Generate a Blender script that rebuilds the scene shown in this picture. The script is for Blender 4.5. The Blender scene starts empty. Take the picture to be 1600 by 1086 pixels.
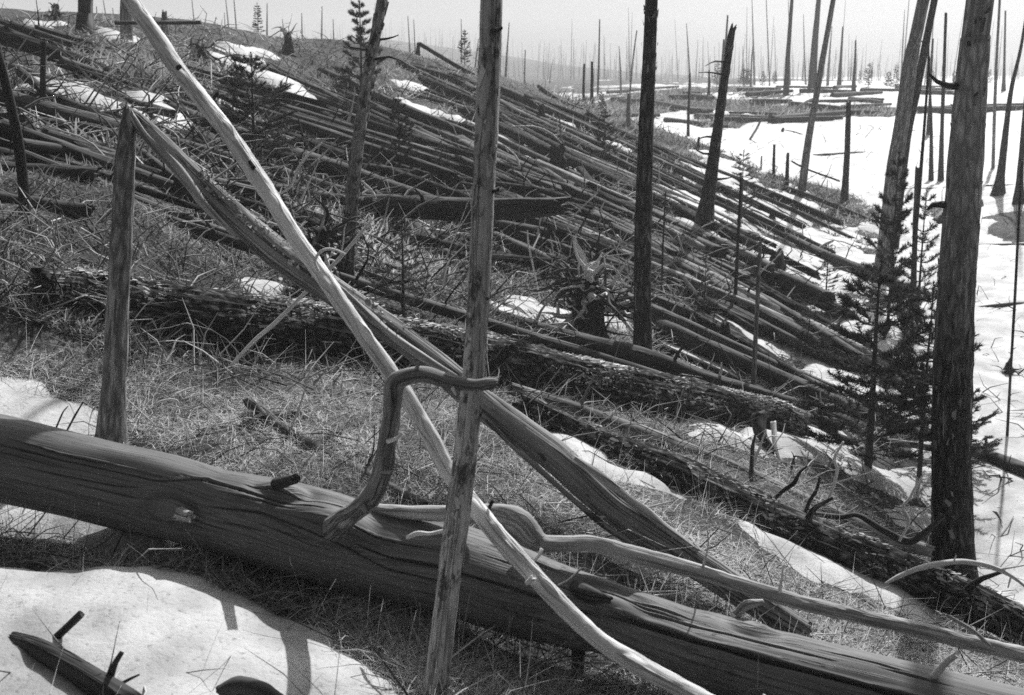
import bpy, math, random
import numpy as np
from mathutils import Vector

# ------------------------------------------------------------------ camera, sky, sun, exposure
scene = bpy.context.scene
COL = scene.collection
FPX, PITCH, CAMZ = 1931.0, math.radians(12.5), 2.2
cam_data = bpy.data.cameras.new("camera")
cam = bpy.data.objects.new("camera", cam_data)
COL.objects.link(cam)
cam.location = (0, 0, CAMZ)
cam.rotation_euler = (math.pi / 2 - PITCH, 0, 0)
cam_data.sensor_width = 36.0
cam_data.lens = FPX / 1600 * 36.0
cam_data.clip_start = 0.05
cam_data.clip_end = 5000
cam_data.dof.use_dof = True
cam_data.dof.focus_distance = 8.5
cam_data.dof.aperture_fstop = 5.0
scene.camera = cam

SUN_EL, SUN_AZ = math.radians(42), math.radians(21)      # behind the hillside, to the right
to_sun = Vector((math.sin(SUN_AZ) * math.cos(SUN_EL), math.cos(SUN_AZ) * math.cos(SUN_EL), math.sin(SUN_EL)))
world = bpy.data.worlds.new("World")
scene.world = world
world.use_nodes = True
wn, wl = world.node_tree.nodes, world.node_tree.links
wn.clear()
sky = wn.new("ShaderNodeTexSky")
sky.sky_type = 'NISHITA'
sky.sun_disc = False
sky.sun_elevation = SUN_EL
sky.sun_rotation = SUN_AZ
sky.dust_density = 5.0
sky.air_density = 0.8
bw = wn.new("ShaderNodeRGBToBW")                          # a black and white film sees the sky without its blue
bg = wn.new("ShaderNodeBackground")
bg.inputs["Strength"].default_value = 0.09
wo = wn.new("ShaderNodeOutputWorld")
wl.new(sky.outputs[0], bw.inputs[0]); wl.new(bw.outputs[0], bg.inputs[0]); wl.new(bg.outputs[0], wo.inputs[0])
sd_ = bpy.data.lights.new("sun", 'SUN')
sd_.energy = 5.0
sd_.angle = math.radians(0.6)
sd_.color = (1.0, 1.0, 1.0)
sun = bpy.data.objects.new("sun", sd_)
COL.objects.link(sun)
sun.rotation_euler = (-to_sun).to_track_quat('-Z', 'Y').to_euler()
scene.view_settings.view_transform = 'Standard'
scene.view_settings.look = 'None'
scene.view_settings.gamma = 1.0
scene.view_settings.use_curve_mapping = False
scene.view_settings.exposure = 0.12
scene.render.engine = 'CYCLES'
scene.cycles.max_bounces = 5
scene.cycles.diffuse_bounces = 3
scene.cycles.volume_bounces = 1
scene.cycles.filter_width = 1.6
scene.cycles.use_denoising = False                       # keep the bite of bark, straw and twigs, and a little grain

RNG = np.random.default_rng(7)
R = random.Random(11)

# ------------------------------------------------------------------ small maths
def rayv(u, v):
    a = (np.asarray(u, float) - 800) / FPX
    b = (543 - np.asarray(v, float)) / FPX
    cy, sy = math.cos(PITCH), math.sin(PITCH)
    dy = cy + b * sy
    dz = b * cy - sy
    return a / dy, dz / dy

def P(u, v, d):
    rx, rz = rayv(u, v)
    return np.array([rx * d, d, CAMZ + rz * d])

def _hash(ix, iy, iz, seed):
    h = (ix * 374761393 + iy * 668265263 + iz * 2147483647 + seed * 1274126177) & 0xFFFFFFFF
    h = ((h ^ (h >> 13)) * 1274126177) & 0xFFFFFFFF
    h = (h ^ (h >> 16)) & 0xFFFFFFFF
    return h / 4294967295.0

def noise(x, y, z=0.0, seed=0):
    """value noise in -1..1"""
    x, y, z = np.broadcast_arrays(np.asarray(x, float), np.asarray(y, float), np.asarray(z, float))
    fx, fy, fz = np.floor(x), np.floor(y), np.floor(z)
    ix, iy, iz = fx.astype(np.int64), fy.astype(np.int64), fz.astype(np.int64)
    tx, ty, tz = x - fx, y - fy, z - fz
    tx, ty, tz = [t * t * (3 - 2 * t) for t in (tx, ty, tz)]
    r = 0
    for a in (0, 1):
        wa = tx if a else 1 - tx
        for b in (0, 1):
            wb = ty if b else 1 - ty
            for c in (0, 1):
                wc = tz if c else 1 - tz
                r = r + wa * wb * wc * _hash(ix + a, iy + b, iz + c, seed)
    return r * 2 - 1

# ------------------------------------------------------------------ the lie of the land
CTRL = [(0,20,26),(130,45,26),(300,45,30),(400,62,33),(500,70,36),(620,85,40),(740,110,43),(860,150,42),(1000,195,40),
        (1200,270,34),(1370,350,29),(0,100,17),(200,100,19),(350,95,26),(200,180,14),(0,300,9.5),(100,400,8.3),(180,680,6.6),
        (0,600,6.9),(500,200,22),(500,300,16),(400,400,11.5),(600,400,13),(600,560,9.4),(750,600,9.2),(900,640,9.4),
        (1240,700,10.4),(300,560,8.0),(450,650,6.9),(600,720,6.3),(800,760,6.2),(1000,800,6.5),(1200,850,7.0),(1400,930,7.2),
        (1500,1000,6.5),(1600,1040,6.4),(100,850,5.25),(300,900,5.0),(500,950,4.9),(600,1050,4.5),(800,1050,4.75),(1000,1080,4.8),
        (100,1086,3.9),(0,900,4.9),(1490,900,9.4),(1378,430,21),(1430,600,14.2),(1600,700,12.2),(1600,850,9.8),(1450,740,11.8),
        (1310,310,32),(1500,400,23),(1590,320,30),(1175,620,13),(1005,580,13.3),(1100,350,20.5),(1240,500,17.5),(950,400,18.5),
        (800,300,21),(1050,300,25),(1300,400,24),(1230,240,46),(1400,200,55),(1550,215,52),(1100,180,62),(1000,152,80),
        (1500,150,80),(1300,134,120),(700,200,28),(600,130,32),(1700,400,22),(1700,700,12.3),(-100,300,9.6),(-100,700,6.1),(-150,60,22)]
cx, cy_, cz = [], [], []
for u, v, d in CTRL:
    p = P(u, v, d); cx.append(p[0]); cy_.append(p[1]); cz.append(p[2])
for x, y, z in [(-14,45,2.7),(-8,52,1.9),(-2,60,0.2),(2,66,-0.7),(-22,34,4.2),(-40,80,0.5),(-20,100,-0.5),(0,110,0.1),(-60,200,0.5),
                (0,200,1.0),(60,200,1.0),(90,150,1.0),(0,400,0.5),(-200,400,0.5),(200,400,0.8),(-300,680,0),(0,690,0),(300,680,0),
                (-4,1,0.5),(0,0,0.15),(4,0,-0.6),(-3,3,0.3),(4,3,-0.8),(0,-3,0.1),(8,2,-1.5),(-9,8,2.0),(-14,20,3.6),(16,20,-1.2),(25,40,-0.6),(12,8,-1.9)]:
    cx.append(x); cy_.append(y); cz.append(z)
cx, cy_, cz = map(np.array, (cx, cy_, cz))
def warp(x, y): return x / (y + 5.0) * 2.2, np.log(np.maximum(y, -4.4) + 5.0)
def unwarp(X, Y):
    y = np.exp(Y) - 5.0
    return X / 2.2 * (y + 5.0), y
CX, CY = warp(cx, cy_)
def _k(r2): return np.where(r2 > 1e-12, 0.5 * r2 * np.log(np.maximum(r2, 1e-12)), 0.0)
n = len(CX)
A = np.zeros((n + 3, n + 3))
A[:n, :n] = _k((CX[:, None] - CX[None]) ** 2 + (CY[:, None] - CY[None]) ** 2) + np.eye(n) * 2e-3
A[:n, n] = 1; A[:n, n + 1] = CX; A[:n, n + 2] = CY
A[n, :n] = 1; A[n + 1, :n] = CX; A[n + 2, :n] = CY
Wt = np.linalg.solve(A, np.concatenate([cz, np.zeros(3)]))
def tps(X, Y):
    out = Wt[n] + Wt[n + 1] * X + Wt[n + 2] * Y
    for i in range(n):
        out = out + Wt[i] * _k((X - CX[i]) ** 2 + (Y - CY[i]) ** 2)
    return out
NXG, NYG = 420, 520
sgrid = np.linspace(-1, 1, NXG)
XG = 0.95 * sgrid + 1.45 * sgrid ** 3                       # denser where the camera looks
YG = np.linspace(math.log(1.8), math.log(760), NYG)
GX, GY = np.meshgrid(XG, YG)
gx, gy = unwarp(GX, GY)
GZ = tps(GX, GY)
near = np.clip((gy - 8) / 12, 0, 1)
GZ += noise(gx / 0.55, gy / 0.55, 0, 1) * 0.028 + noise(gx / 0.17, gy / 0.17, 0, 2) * 0.012 * (gy < 14)
GZ += noise(gx / 2.3, gy / 2.3, 0, 3) * 0.13 * near + noise(gx / 7, gy / 7, 0, 4) * 0.16 * near * (gy < 48)
# low far ridge that comes down from the left behind the hillside
def ridge(x, y):
    t = x / np.maximum(y, 1)
    h = np.interp(t, [-0.6, -0.25, -0.15, -0.106, -0.06, -0.01, 0.03, 0.10, 0.16], [7, 8, 11, 12.5, 10.5, 7.5, 5, 1, 0])
    return h * np.exp(-((y - 430) / 95.0) ** 2)
GZ += ridge(gx, gy) + (noise(gx / 45, gy / 45, 0, 9) * 1.0) * np.clip((gy - 200) / 200, 0, 1)
def gz(x, y):
    X, Y = warp(np.asarray(x, float), np.asarray(y, float))
    s = np.interp(X, XG, np.arange(NXG))
    t = np.clip((Y - YG[0]) / (YG[-1] - YG[0]) * (NYG - 1), 0, NYG - 1.001)
    s = np.clip(s, 0, NXG - 1.001)
    i, j = s.astype(int), t.astype(int)
    a, b = s - i, t - j
    return (GZ[j, i] * (1 - a) + GZ[j, i + 1] * a) * (1 - b) + (GZ[j + 1, i] * (1 - a) + GZ[j + 1, i + 1] * a) * b
STEPS = np.exp(np.linspace(math.log(2.2), math.log(700), 420))
def hit(u, v):
    u = np.atleast_1d(np.asarray(u, float)); v = np.atleast_1d(np.asarray(v, float))
    rx, rz = rayv(u, v)
    lo = np.full(u.shape, STEPS[0]); hi = np.full(u.shape, np.nan)
    for k in range(1, len(STEPS)):
        d = STEPS[k]
        open_ = np.isnan(hi)
        if not open_.any(): break
        idx = np.nonzero(open_)[0]
        below = CAMZ + rz[idx] * d < gz(rx[idx] * d, np.full(len(idx), d))
        hi[idx[below]] = d
        lo[idx[~below]] = d
    miss = np.isnan(hi)
    hi = np.where(miss, 700, hi)
    for _ in range(7):
        m = (lo + hi) / 2
        below = CAMZ + rz * m < gz(rx * m, m)
        hi = np.where(below, m, hi); lo = np.where(below, lo, m)
    d = (lo + hi) / 2
    return np.stack([rx * d, d, gz(rx * d, d)], -1), miss

# ------------------------------------------------------------------ snow: outlines of the patches, on the ground
SNOW = [
 ([(-300,850),(0,885),(60,900),(120,893),(180,900),(230,893),(290,905),(340,930),(400,950),(450,975),(520,1000),(560,1025),(600,1060),(610,1110),(560,1180),(400,1400),(-300,1500)], 1),
 ([(-300,560),(-80,575),(40,600),(80,622),(125,632),(148,655),(155,700),(200,770),(275,840),(270,862),(200,862),(120,848),(40,835),(-80,842),(-300,820)], 1),
 ([(45,120),(80,126),(150,143),(182,158),(165,165),(130,163),(90,151),(45,134)],1),
 ([(38,135),(90,152),(85,158),(40,145)],1),([(50,170),(100,176),(152,186),(140,196),(60,188)],1),
 ([(183,173),(220,165),(270,166),(292,180),(282,198),(240,193),(200,186)],1),
 ([(45,34),(85,37),(82,46),(50,43)],1),([(155,47),(212,60),(206,68),(160,57)],1),([(218,150),(262,160),(255,166),(222,158)],1),
 ([(340,66),(400,76),(424,86),(390,92),(345,80)],1),([(335,84),(385,99),(388,109),(340,96)],1),
 ([(392,107),(440,122),(505,144),(492,152),(440,140),(392,117)],1),([(470,185),(500,191),(543,208),(545,221),(510,215),(476,197)],1),
 ([(598,158),(640,163),(684,174),(678,186),(630,183),(598,173)],1),
 ([(705,180),(740,192),(800,212),(858,238),(852,255),(800,240),(740,208),(708,194)],1),
 ([(740,208),(790,222),(860,255),(880,268),(850,262),(780,238),(740,218)],1),
 ([(672,265),(708,273),(704,290),(678,284)],1),([(1018,290),(1058,294),(1060,307),(1022,308)],1),
 ([(375,440),(440,428),(452,450),(395,458)],1),([(765,484),(830,475),(900,482),(990,498),(985,512),(900,506),(790,502)],1),
 ([(843,668),(890,690),(960,725),(1040,756),(1060,776),(1000,764),(930,748),(868,712)],1),
 ([(1170,825),(1230,846),(1300,876),(1360,906),(1430,936),(1468,970),(1440,978),(1390,946),(1330,920),(1260,896),(1195,856)],1),
 ([(1060,645),(1170,688),(1210,678),(1300,660),(1322,690),(1300,722),(1230,714),(1180,706),(1090,680)],1),
 ([(1110,470),(1200,476),(1295,498),(1312,532),(1240,520),(1180,504),(1105,488)],1),
 ([(1165,566),(1240,587),(1292,602),(1302,628),(1230,614),(1175,592)],1),
 ([(1205,376),(1240,390),(1300,396),(1380,410),(1372,428),(1290,418),(1215,400)],1),
 ([(1155,326),(1250,342),(1345,384),(1300,388),(1200,358)],1),([(1210,440),(1290,452),(1330,470),(1300,476),(1220,456)],1),
 ([(1035,535),(1090,555),(1150,580),(1130,584),(1060,560)],1),([(1250,470),(1350,500),(1340,520),(1260,490)],1),
 ([(1330,720),(1430,740),(1450,770),(1400,770),(1320,735)],1),([(1380,790),(1450,800),(1455,830),(1400,815)],1),
 # the hollow and its far bank
 ([(975,186),(1040,200),(1130,236),(1200,276),(1290,318),(1375,352),(1385,400),(1400,455),(1425,520),(1450,600),(1452,660),(1440,730),(1440,760),
   (1470,830),(1530,900),(1555,950),(1600,985),(1750,1060),(2600,1250),(2600,150),(1700,146),(1500,152),(1440,185),(1400,186),(1180,182),(1120,176),(1080,190),(1040,180)],1),
 ([(1400,128),(1600,126),(2600,124),(2600,150),(1400,158)],1),([(1180,128),(1400,127),(1400,140),(1180,142)],1),
]
for _ in range(95):                                         # thin strips left between the fallen trunks
    u = R.uniform(1000, 1430); v = R.uniform(0, 1) * 290 + 200 + (u - 1000) * 0.42
    if v > 700: continue
    L, w, a = R.uniform(50, 170), R.uniform(5, 13), math.radians(R.uniform(15, 27))
    c, s = math.cos(a), math.sin(a)
    SNOW.append(([(u, v), (u + L*.3*c, v + L*.3*s - w), (u + L*.8*c, v + L*.8*s - w*.7), (u + L*c, v + L*s), (u + L*.6*c, v + L*.6*s + w*.8), (u + L*.2*c, v + L*.2*s + w*.6)], 1))
for _ in range(30):
    u = R.uniform(300, 1000); v = R.uniform(0.15, 0.6) * 420 + 60 + max(0, u - 600) * 0.2
    L, w, a = R.uniform(25, 90), R.uniform(3.5, 8), math.radians(R.uniform(12, 27))
    c, s = math.cos(a), math.sin(a)
    SNOW.append(([(u, v), (u + L*.3*c, v + L*.3*s - w), (u + L*c, v + L*s), (u + L*.2*c, v + L*.2*s + w*.6)], 1))
BARE = [[(1540,340),(1600,330),(1700,336),(1700,378),(1600,380),(1545,372)],[(1150,272),(1240,290),(1380,352),(1380,330),(1300,296),(1200,270)],
        [(1440,330),(1480,318),(1500,345),(1470,352)],[(1230,330),(1300,318),(1360,330),(1375,352),(1290,345)],
        [(1080,190),(1120,184),(1180,188),(1170,196),(1090,200)]]
def to_world(poly):
    pts, miss = hit([p[0] for p in poly], [p[1] for p in poly])
    return pts[:, :2]
SNOW_W = [to_world(p) for p, _ in SNOW]
BARE_W = [to_world(p) for p in BARE]
def sdist(poly, x, y):
    """signed distance, positive inside"""
    px, py = poly[:, 0], poly[:, 1]
    best = np.full(x.shape, 1e9); ins = np.zeros(x.shape, bool)
    for i in range(len(px)):
        x0, y0, x1, y1 = px[i-1], py[i-1], px[i], py[i]
        dx, dy = x1 - x0, y1 - y0
        t = np.clip(((x - x0) * dx + (y - y0) * dy) / (dx*dx + dy*dy + 1e-12), 0, 1)
        best = np.minimum(best, (x - x0 - t*dx) ** 2 + (y - y0 - t*dy) ** 2)
        c = ((y0 > y) != (y1 > y))
        xi = x0 + (y - y0) * dx / np.where(abs(dy) < 1e-9, 1e-9, dy)
        ins ^= c & (x < xi)
    best = np.sqrt(best)
    return np.where(ins, best, -best)
def snow_depth(x, y):
    x = np.asarray(x, float); y = np.asarray(y, float)
    f = np.full(x.shape, -5.0)
    for k, poly in enumerate(SNOW_W):
        lo, hi = poly.min(0) - 1.0, poly.max(0) + 1.0
        m = (x > lo[0]) & (x < hi[0]) & (y > lo[1]) & (y < hi[1])
        if m.any(): f[m] = np.maximum(f[m], sdist(poly, x[m], y[m]))
    f = f + 0.03 + 0.003*np.clip(y, 0, 40)
    for poly in BARE_W:
        lo, hi = poly.min(0) - 1.0, poly.max(0) + 1.0
        m = (x > lo[0]) & (x < hi[0]) & (y > lo[1]) & (y < hi[1])
        if m.any(): f[m] = np.minimum(f[m], -sdist(poly, x[m], y[m]))
    # far plain: old snow in streaks
    farm = (y > 66) | (x > 22)
    fn = noise(x / 9, y / 14, 0, 21) * 1.2 + noise(x / 3.1, y / 5, 0, 22) * 0.8 + np.clip((x - 5) / 40, -0.3, 0.6) - 0.1 - 1.5*((y > 150) & (x < 60))
    f = np.where(farm, np.maximum(f, fn), f)
    k = np.clip(y / 12, 0.8, 3.0)
    f = f + noise(x / 0.21, y / 0.21, 0, 5) * 0.08 * k + noise(x / 0.6, y / 0.6, 0, 6) * 0.10 * k + noise(x / 0.07, y / 0.07, 0, 15) * 0.035
    f = f + np.where((y > 42) & ~farm, noise(x / 3.2, y / 5, 0, 16) * 1.1 + noise(x / 1.2, y / 2.4, 0, 17) * 0.6 + 0.30, 0)
    return f
def snow_h(x, y):
    f = snow_depth(x, y)
    d = np.where(f > 0, np.where(y < 6, 0.085, 0.055) * (1 - np.exp(-f / 0.14)), f * 0.4)
    d = d + noise(x / 0.9, y / 0.9, 0, 8) * 0.02 + noise(x / 0.13, y / 0.13, 0, 7) * 0.012 + noise(x / 0.33, y / 0.33, 0, 18) * 0.022
    return np.maximum(d, -0.25)

# ------------------------------------------------------------------ materials (a black and white world: every colour is a grey)
def mat(name):
    m = bpy.data.materials.new(name); m.use_nodes = True
    nt = m.node_tree
    return m, nt, nt.nodes, nt.links, nt.nodes["Principled BSDF"]
def ramp(nodes, stops):
    r = nodes.new("ShaderNodeValToRGB")
    e = r.color_ramp.elements
    while len(e) < len(stops): e.new(0.5)
    for el, (p, g) in zip(e, stops): el.position = p; el.color = (g, g, g, 1)
    return r
def wood(name, dark, light, su=26, sv=1.6, crack=0.5, bump=0.5, rough=0.75, patches=None, vary=0.25):
    """grain that runs along the trunk; coordinates lie on the wood itself"""
    m, nt, N, L, b = mat(name)
    at = N.new("ShaderNodeAttribute"); at.attribute_name = "wp"
    mp = N.new("ShaderNodeMapping"); mp.inputs["Scale"].default_value = (su, su, sv)
    L.new(at.outputs["Vector"], mp.inputs["Vector"])
    n1 = N.new("ShaderNodeTexNoise"); n1.inputs["Scale"].default_value = 1.0; n1.inputs["Detail"].default_value = 7; n1.inputs["Roughness"].default_value = 0.65
    L.new(mp.outputs[0], n1.inputs["Vector"])
    r1 = ramp(N, [(0.30, dark), (0.50, (dark + light) / 2), (0.72, light)])
    L.new(n1.outputs[0], r1.inputs[0])
    # broad tone change along the trunk
    mp2 = N.new("ShaderNodeMapping"); mp2.inputs["Scale"].default_value = (7, 7, 2.2)
    L.new(at.outputs["Vector"], mp2.inputs["Vector"])
    n2 = N.new("ShaderNodeTexNoise"); n2.inputs["Scale"].default_value = 1.0; n2.inputs["Detail"].default_value = 4
    L.new(mp2.outputs[0], n2.inputs["Vector"])
    mm = N.new("ShaderNodeMapRange"); mm.inputs[1].default_value = 0.3; mm.inputs[2].default_value = 0.7
    mm.inputs[3].default_value = 1 - vary; mm.inputs[4].default_value = 1 + vary
    L.new(n2.outputs[0], mm.inputs[0])
    mul = N.new("ShaderNodeMix"); mul.data_type = 'RGBA'; mul.blend_type = 'MULTIPLY'; mul.inputs[0].default_value = 1
    L.new(r1.outputs[0], mul.inputs[6]); L.new(mm.outputs[0], mul.inputs[7])
    col = mul.outputs[2]
    # drying cracks
    mp3 = N.new("ShaderNodeMapping"); mp3.inputs["Scale"].default_value = (su * 0.55, su * 0.55, sv * 0.35)
    L.new(at.outputs["Vector"], mp3.inputs["Vector"])
    n3 = N.new("ShaderNodeTexNoise"); n3.inputs["Scale"].default_value = 1.0; n3.inputs["Detail"].default_value = 3
    L.new(mp3.outputs[0], n3.inputs["Vector"])
    ab = N.new("ShaderNodeMath"); ab.operation = 'SUBTRACT'; ab.inputs[1].default_value = 0.5; L.new(n3.outputs[0], ab.inputs[0])
    ab2 = N.new("ShaderNodeMath"); ab2.operation = 'ABSOLUTE'; L.new(ab.outputs[0], ab2.inputs[0])
    cr = ramp(N, [(0.0, 0.0), (0.012, 0.25), (0.03, 1.0)]); L.new(ab2.outputs[0], cr.inputs[0])
    mx = N.new("ShaderNodeMix"); mx.data_type = 'RGBA'; mx.blend_type = 'MULTIPLY'; mx.inputs[0].default_value = crack
    L.new(col, mx.inputs[6]); L.new(cr.outputs[0], mx.inputs[7]); col = mx.outputs[2]
    if patches:                                             # remnants of bark or of bare wood
        g, lo, hi, sc = patches
        mp4 = N.new("ShaderNodeMapping"); mp4.inputs["Scale"].default_value = (sc, sc, sc * 0.35)
        L.new(at.outputs["Vector"], mp4.inputs["Vector"])
        n4 = N.new("ShaderNodeTexNoise"); n4.inputs["Scale"].default_value = 1.0; n4.inputs["Detail"].default_value = 6; n4.inputs["Roughness"].default_value = 0.7
        L.new(mp4.outputs[0], n4.inputs["Vector"])
        pr = ramp(N, [(lo, 0.0), (hi, 1.0)]); L.new(n4.outputs[0], pr.inputs[0])
        px = N.new("ShaderNodeMix"); px.data_type = 'RGBA'
        L.new(pr.outputs[0], px.inputs[0]); L.new(col, px.inputs[6]); px.inputs[7].default_value = (g, g, g, 1)
        col = px.outputs[2]
    oi = N.new("ShaderNodeObjectInfo")
    om = N.new("ShaderNodeMapRange"); om.inputs[3].default_value = 0.8; om.inputs[4].default_value = 1.2
    L.new(oi.outputs["Random"], om.inputs[0])
    fx = N.new("ShaderNodeMix"); fx.data_type = 'RGBA'; fx.blend_type = 'MULTIPLY'; fx.inputs[0].default_value = 1
    L.new(col, fx.inputs[6]); L.new(om.outputs[0], fx.inputs[7])
    L.new(fx.outputs[2], b.inputs["Base Color"])
    b.inputs["Roughness"].default_value = rough
    b.inputs["Specular IOR Level"].default_value = 0.25
    h = N.new("ShaderNodeMath"); h.operation = 'MULTIPLY_ADD'; h.inputs[1].default_value = 0.6
    L.new(n1.outputs[0], h.inputs[0]); L.new(cr.outputs[0], h.inputs[2])
    bp = N.new("ShaderNodeBump"); bp.inputs["Strength"].default_value = bump; bp.inputs["Distance"].default_value = 0.012
    L.new(h.outputs[0], bp.inputs["Height"]); L.new(bp.outputs[0], b.inputs["Normal"])
    return m
def bark(name, dark, light, su=22, sv=9, bump=1.0, fleck=0.0, fleck_tone=0.4, fade=None):
    m, nt, N, L, b = mat(name)
    at = N.new("ShaderNodeAttribute"); at.attribute_name = "wp"
    mp = N.new("ShaderNodeMapping"); mp.inputs["Scale"].default_value = (su, su, sv)
    L.new(at.outputs["Vector"], mp.inputs["Vector"])
    vo = N.new("ShaderNodeTexVoronoi"); vo.feature = 'DISTANCE_TO_EDGE'; vo.inputs["Scale"].default_value = 1.0
    n1 = N.new("ShaderNodeTexNoise"); n1.inputs["Scale"].default_value = 1.6; n1.inputs["Detail"].default_value = 8; n1.inputs["Roughness"].default_value = 0.7
    L.new(mp.outputs[0], n1.inputs["Vector"])
    ad = N.new("ShaderNodeMix"); ad.data_type = 'RGBA'; ad.blend_type = 'ADD'; ad.inputs[0].default_value = 0.9
    L.new(mp.outputs[0], ad.inputs[6]); L.new(n1.outputs["Color"], ad.inputs[7]); L.new(ad.outputs[2], vo.inputs["Vector"])
    r1 = ramp(N, [(0.0, dark * 0.6), (0.12, dark), (0.5, light)]); L.new(vo.outputs["Distance"], r1.inputs[0])
    mul = N.new("ShaderNodeMix"); mul.data_type = 'RGBA'; mul.blend_type = 'MULTIPLY'; mul.inputs[0].default_value = 0.9
    r2 = ramp(N, [(0.3, 0.35), (0.7, 1.4)]); L.new(n1.outputs[0], r2.inputs[0])
    L.new(r1.outputs[0], mul.inputs[6]); L.new(r2.outputs[0], mul.inputs[7])
    col = mul.outputs[2]
    if fleck > 0:
        mp4 = N.new("ShaderNodeMapping"); mp4.inputs["Scale"].default_value = (26, 26, 1.9)
        L.new(at.outputs["Vector"], mp4.inputs["Vector"])
        n4 = N.new("ShaderNodeTexNoise"); n4.inputs["Scale"].default_value = 1.0; n4.inputs["Detail"].default_value = 6; n4.inputs["Roughness"].default_value = 0.75
        L.new(mp4.outputs[0], n4.inputs["Vector"])
        pr = ramp(N, [(0.62 - fleck, 0.0), (0.67 - fleck, 1.0)]); L.new(n4.outputs[0], pr.inputs[0])
        px = N.new("ShaderNodeMix"); px.data_type = 'RGBA'
        L.new(pr.outputs[0], px.inputs[0]); L.new(col, px.inputs[6]); px.inputs[7].default_value = (fleck_tone,) * 3 + (1,)
        col = px.outputs[2]
    if fade:                                                # burnt black at the foot, weathered wood higher up
        z0, z1, tone_ = fade
        sx_ = N.new("ShaderNodeSeparateXYZ"); L.new(at.outputs["Vector"], sx_.inputs[0])
        nb = N.new("ShaderNodeMath"); nb.operation = 'MULTIPLY_ADD'; nb.inputs[1].default_value = (z1-z0)*1.6; L.new(n1.outputs[0], nb.inputs[0]); L.new(sx_.outputs[2], nb.inputs[2])
        fr_ = N.new("ShaderNodeMapRange"); fr_.inputs[1].default_value = z0 + (z1-z0)*.8; fr_.inputs[2].default_value = z1 + (z1-z0)*.8; L.new(nb.outputs[0], fr_.inputs[0])
        rt = ramp(N, [(0.0, tone_*.45), (0.5, tone_*1.25)]); L.new(vo.outputs["Distance"], rt.inputs[0])
        fm = N.new("ShaderNodeMix"); fm.data_type = 'RGBA'; L.new(fr_.outputs[0], fm.inputs[0]); L.new(col, fm.inputs[6]); L.new(rt.outputs[0], fm.inputs[7]); col = fm.outputs[2]
    L.new(col, b.inputs["Base Color"]); b.inputs["Roughness"].default_value = 0.9; b.inputs["Specular IOR Level"].default_value = 0.15
    h = N.new("ShaderNodeMath"); h.operation = 'MULTIPLY_ADD'; h.inputs[1].default_value = 0.5
    L.new(n1.outputs[0], h.inputs[0]); L.new(vo.outputs["Distance"], h.inputs[2])
    bp = N.new("ShaderNodeBump"); bp.inputs["Strength"].default_value = bump; bp.inputs["Distance"].default_value = 0.02
    L.new(h.outputs[0], bp.inputs["Height"]); L.new(bp.outputs[0], b.inputs["Normal"])
    return m
def plain(name, g, rough=0.8):
    m, nt, N, L, b = mat(name)
    b.inputs["Base Color"].default_value = (g, g, g, 1); b.inputs["Roughness"].default_value = rough; b.inputs["Specular IOR Level"].default_value = 0.2
    return m
def toned(name, lo, hi, transl=0.0):
    """blades, twigs and needles: each carries its own tone"""
    m, nt, N, L, b = mat(name)
    at = N.new("ShaderNodeAttribute"); at.attribute_name = "tone"
    mr = N.new("ShaderNodeMapRange"); mr.inputs[3].default_value = lo; mr.inputs[4].default_value = hi
    L.new(at.outputs["Fac"], mr.inputs[0]); L.new(mr.outputs[0], b.inputs["Base Color"])
    b.inputs["Roughness"].default_value = 0.7; b.inputs["Specular IOR Level"].default_value = 0.2
    if transl:
        t = N.new("ShaderNodeBsdfTranslucent"); L.new(mr.outputs[0], t.inputs[0])
        mx = N.new("ShaderNodeMixShader"); mx.inputs[0].default_value = transl
        out = N["Material Output"]
        L.new(b.outputs[0], mx.inputs[1]); L.new(t.outputs[0], mx.inputs[2]); L.new(mx.outputs[0], out.inputs[0])
    return m

M = {}
M['silver'] = wood('weathered_wood', 0.095, 0.185, su=75, sv=1.8, crack=0.45, bump=0.35, vary=0.22, rough=0.6)
M['greylog'] = wood('grey_limb_wood', 0.12, 0.46, su=60, sv=3, crack=0.7, bump=0.7, vary=0.4)
M['grey'] = wood('grey_wood', 0.17, 0.50, su=34, sv=2.0, crack=0.5, bump=0.5, vary=0.35)
M['pale'] = wood('bleached_wood', 0.48, 0.80, su=55, sv=4, crack=0.45, bump=0.5, vary=0.22)
M['bone'] = wood('bone_white_wood', 0.5, 0.75, su=60, sv=5, crack=0.1, bump=0.2, vary=0.1)
M['pole'] = wood('flaking_pole_wood', 0.30, 0.66, su=45, sv=3, crack=0.4, bump=0.8, patches=(0.09, 0.52, 0.60, 20), vary=0.35)
M['split'] = wood('split_wood', 0.14, 0.42, su=40, sv=1.6, crack=0.8, bump=0.8, patches=(0.05, 0.58, 0.63, 9), vary=0.3)
M['char'] = wood('charred_wood', 0.014, 0.065, su=26, sv=3, crack=0.5, bump=0.8, vary=0.4)
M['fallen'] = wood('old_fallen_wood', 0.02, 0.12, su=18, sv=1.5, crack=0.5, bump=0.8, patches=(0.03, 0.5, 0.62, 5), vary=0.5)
M['fallen_light'] = wood('grey_fallen_wood', 0.12, 0.42, su=18, sv=1.5, crack=0.5, bump=0.7, patches=(0.05, 0.55, 0.64, 5), vary=0.4)
M['bark'] = bark('scaly_bark', 0.025, 0.20, su=22, sv=10, bump=1.0, fleck=0.05, fleck_tone=0.22)
M['trunkbark'] = bark('burnt_bark', 0.05, 0.22, su=20, sv=5, bump=1.0, fleck=0.0)
M['tallburnt'] = bark('bark_burnt_at_the_foot', 0.03, 0.11, su=20, sv=5, bump=1.0, fleck=0.03, fleck_tone=0.30, fade=(1.7, 3.6, 0.50))
M['mottled'] = bark('mottled_bark', 0.03, 0.14, su=26, sv=9, bump=1.0, fleck=0.06, fleck_tone=0.45, fade=(0.1, 1.5, 0.50))
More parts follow.
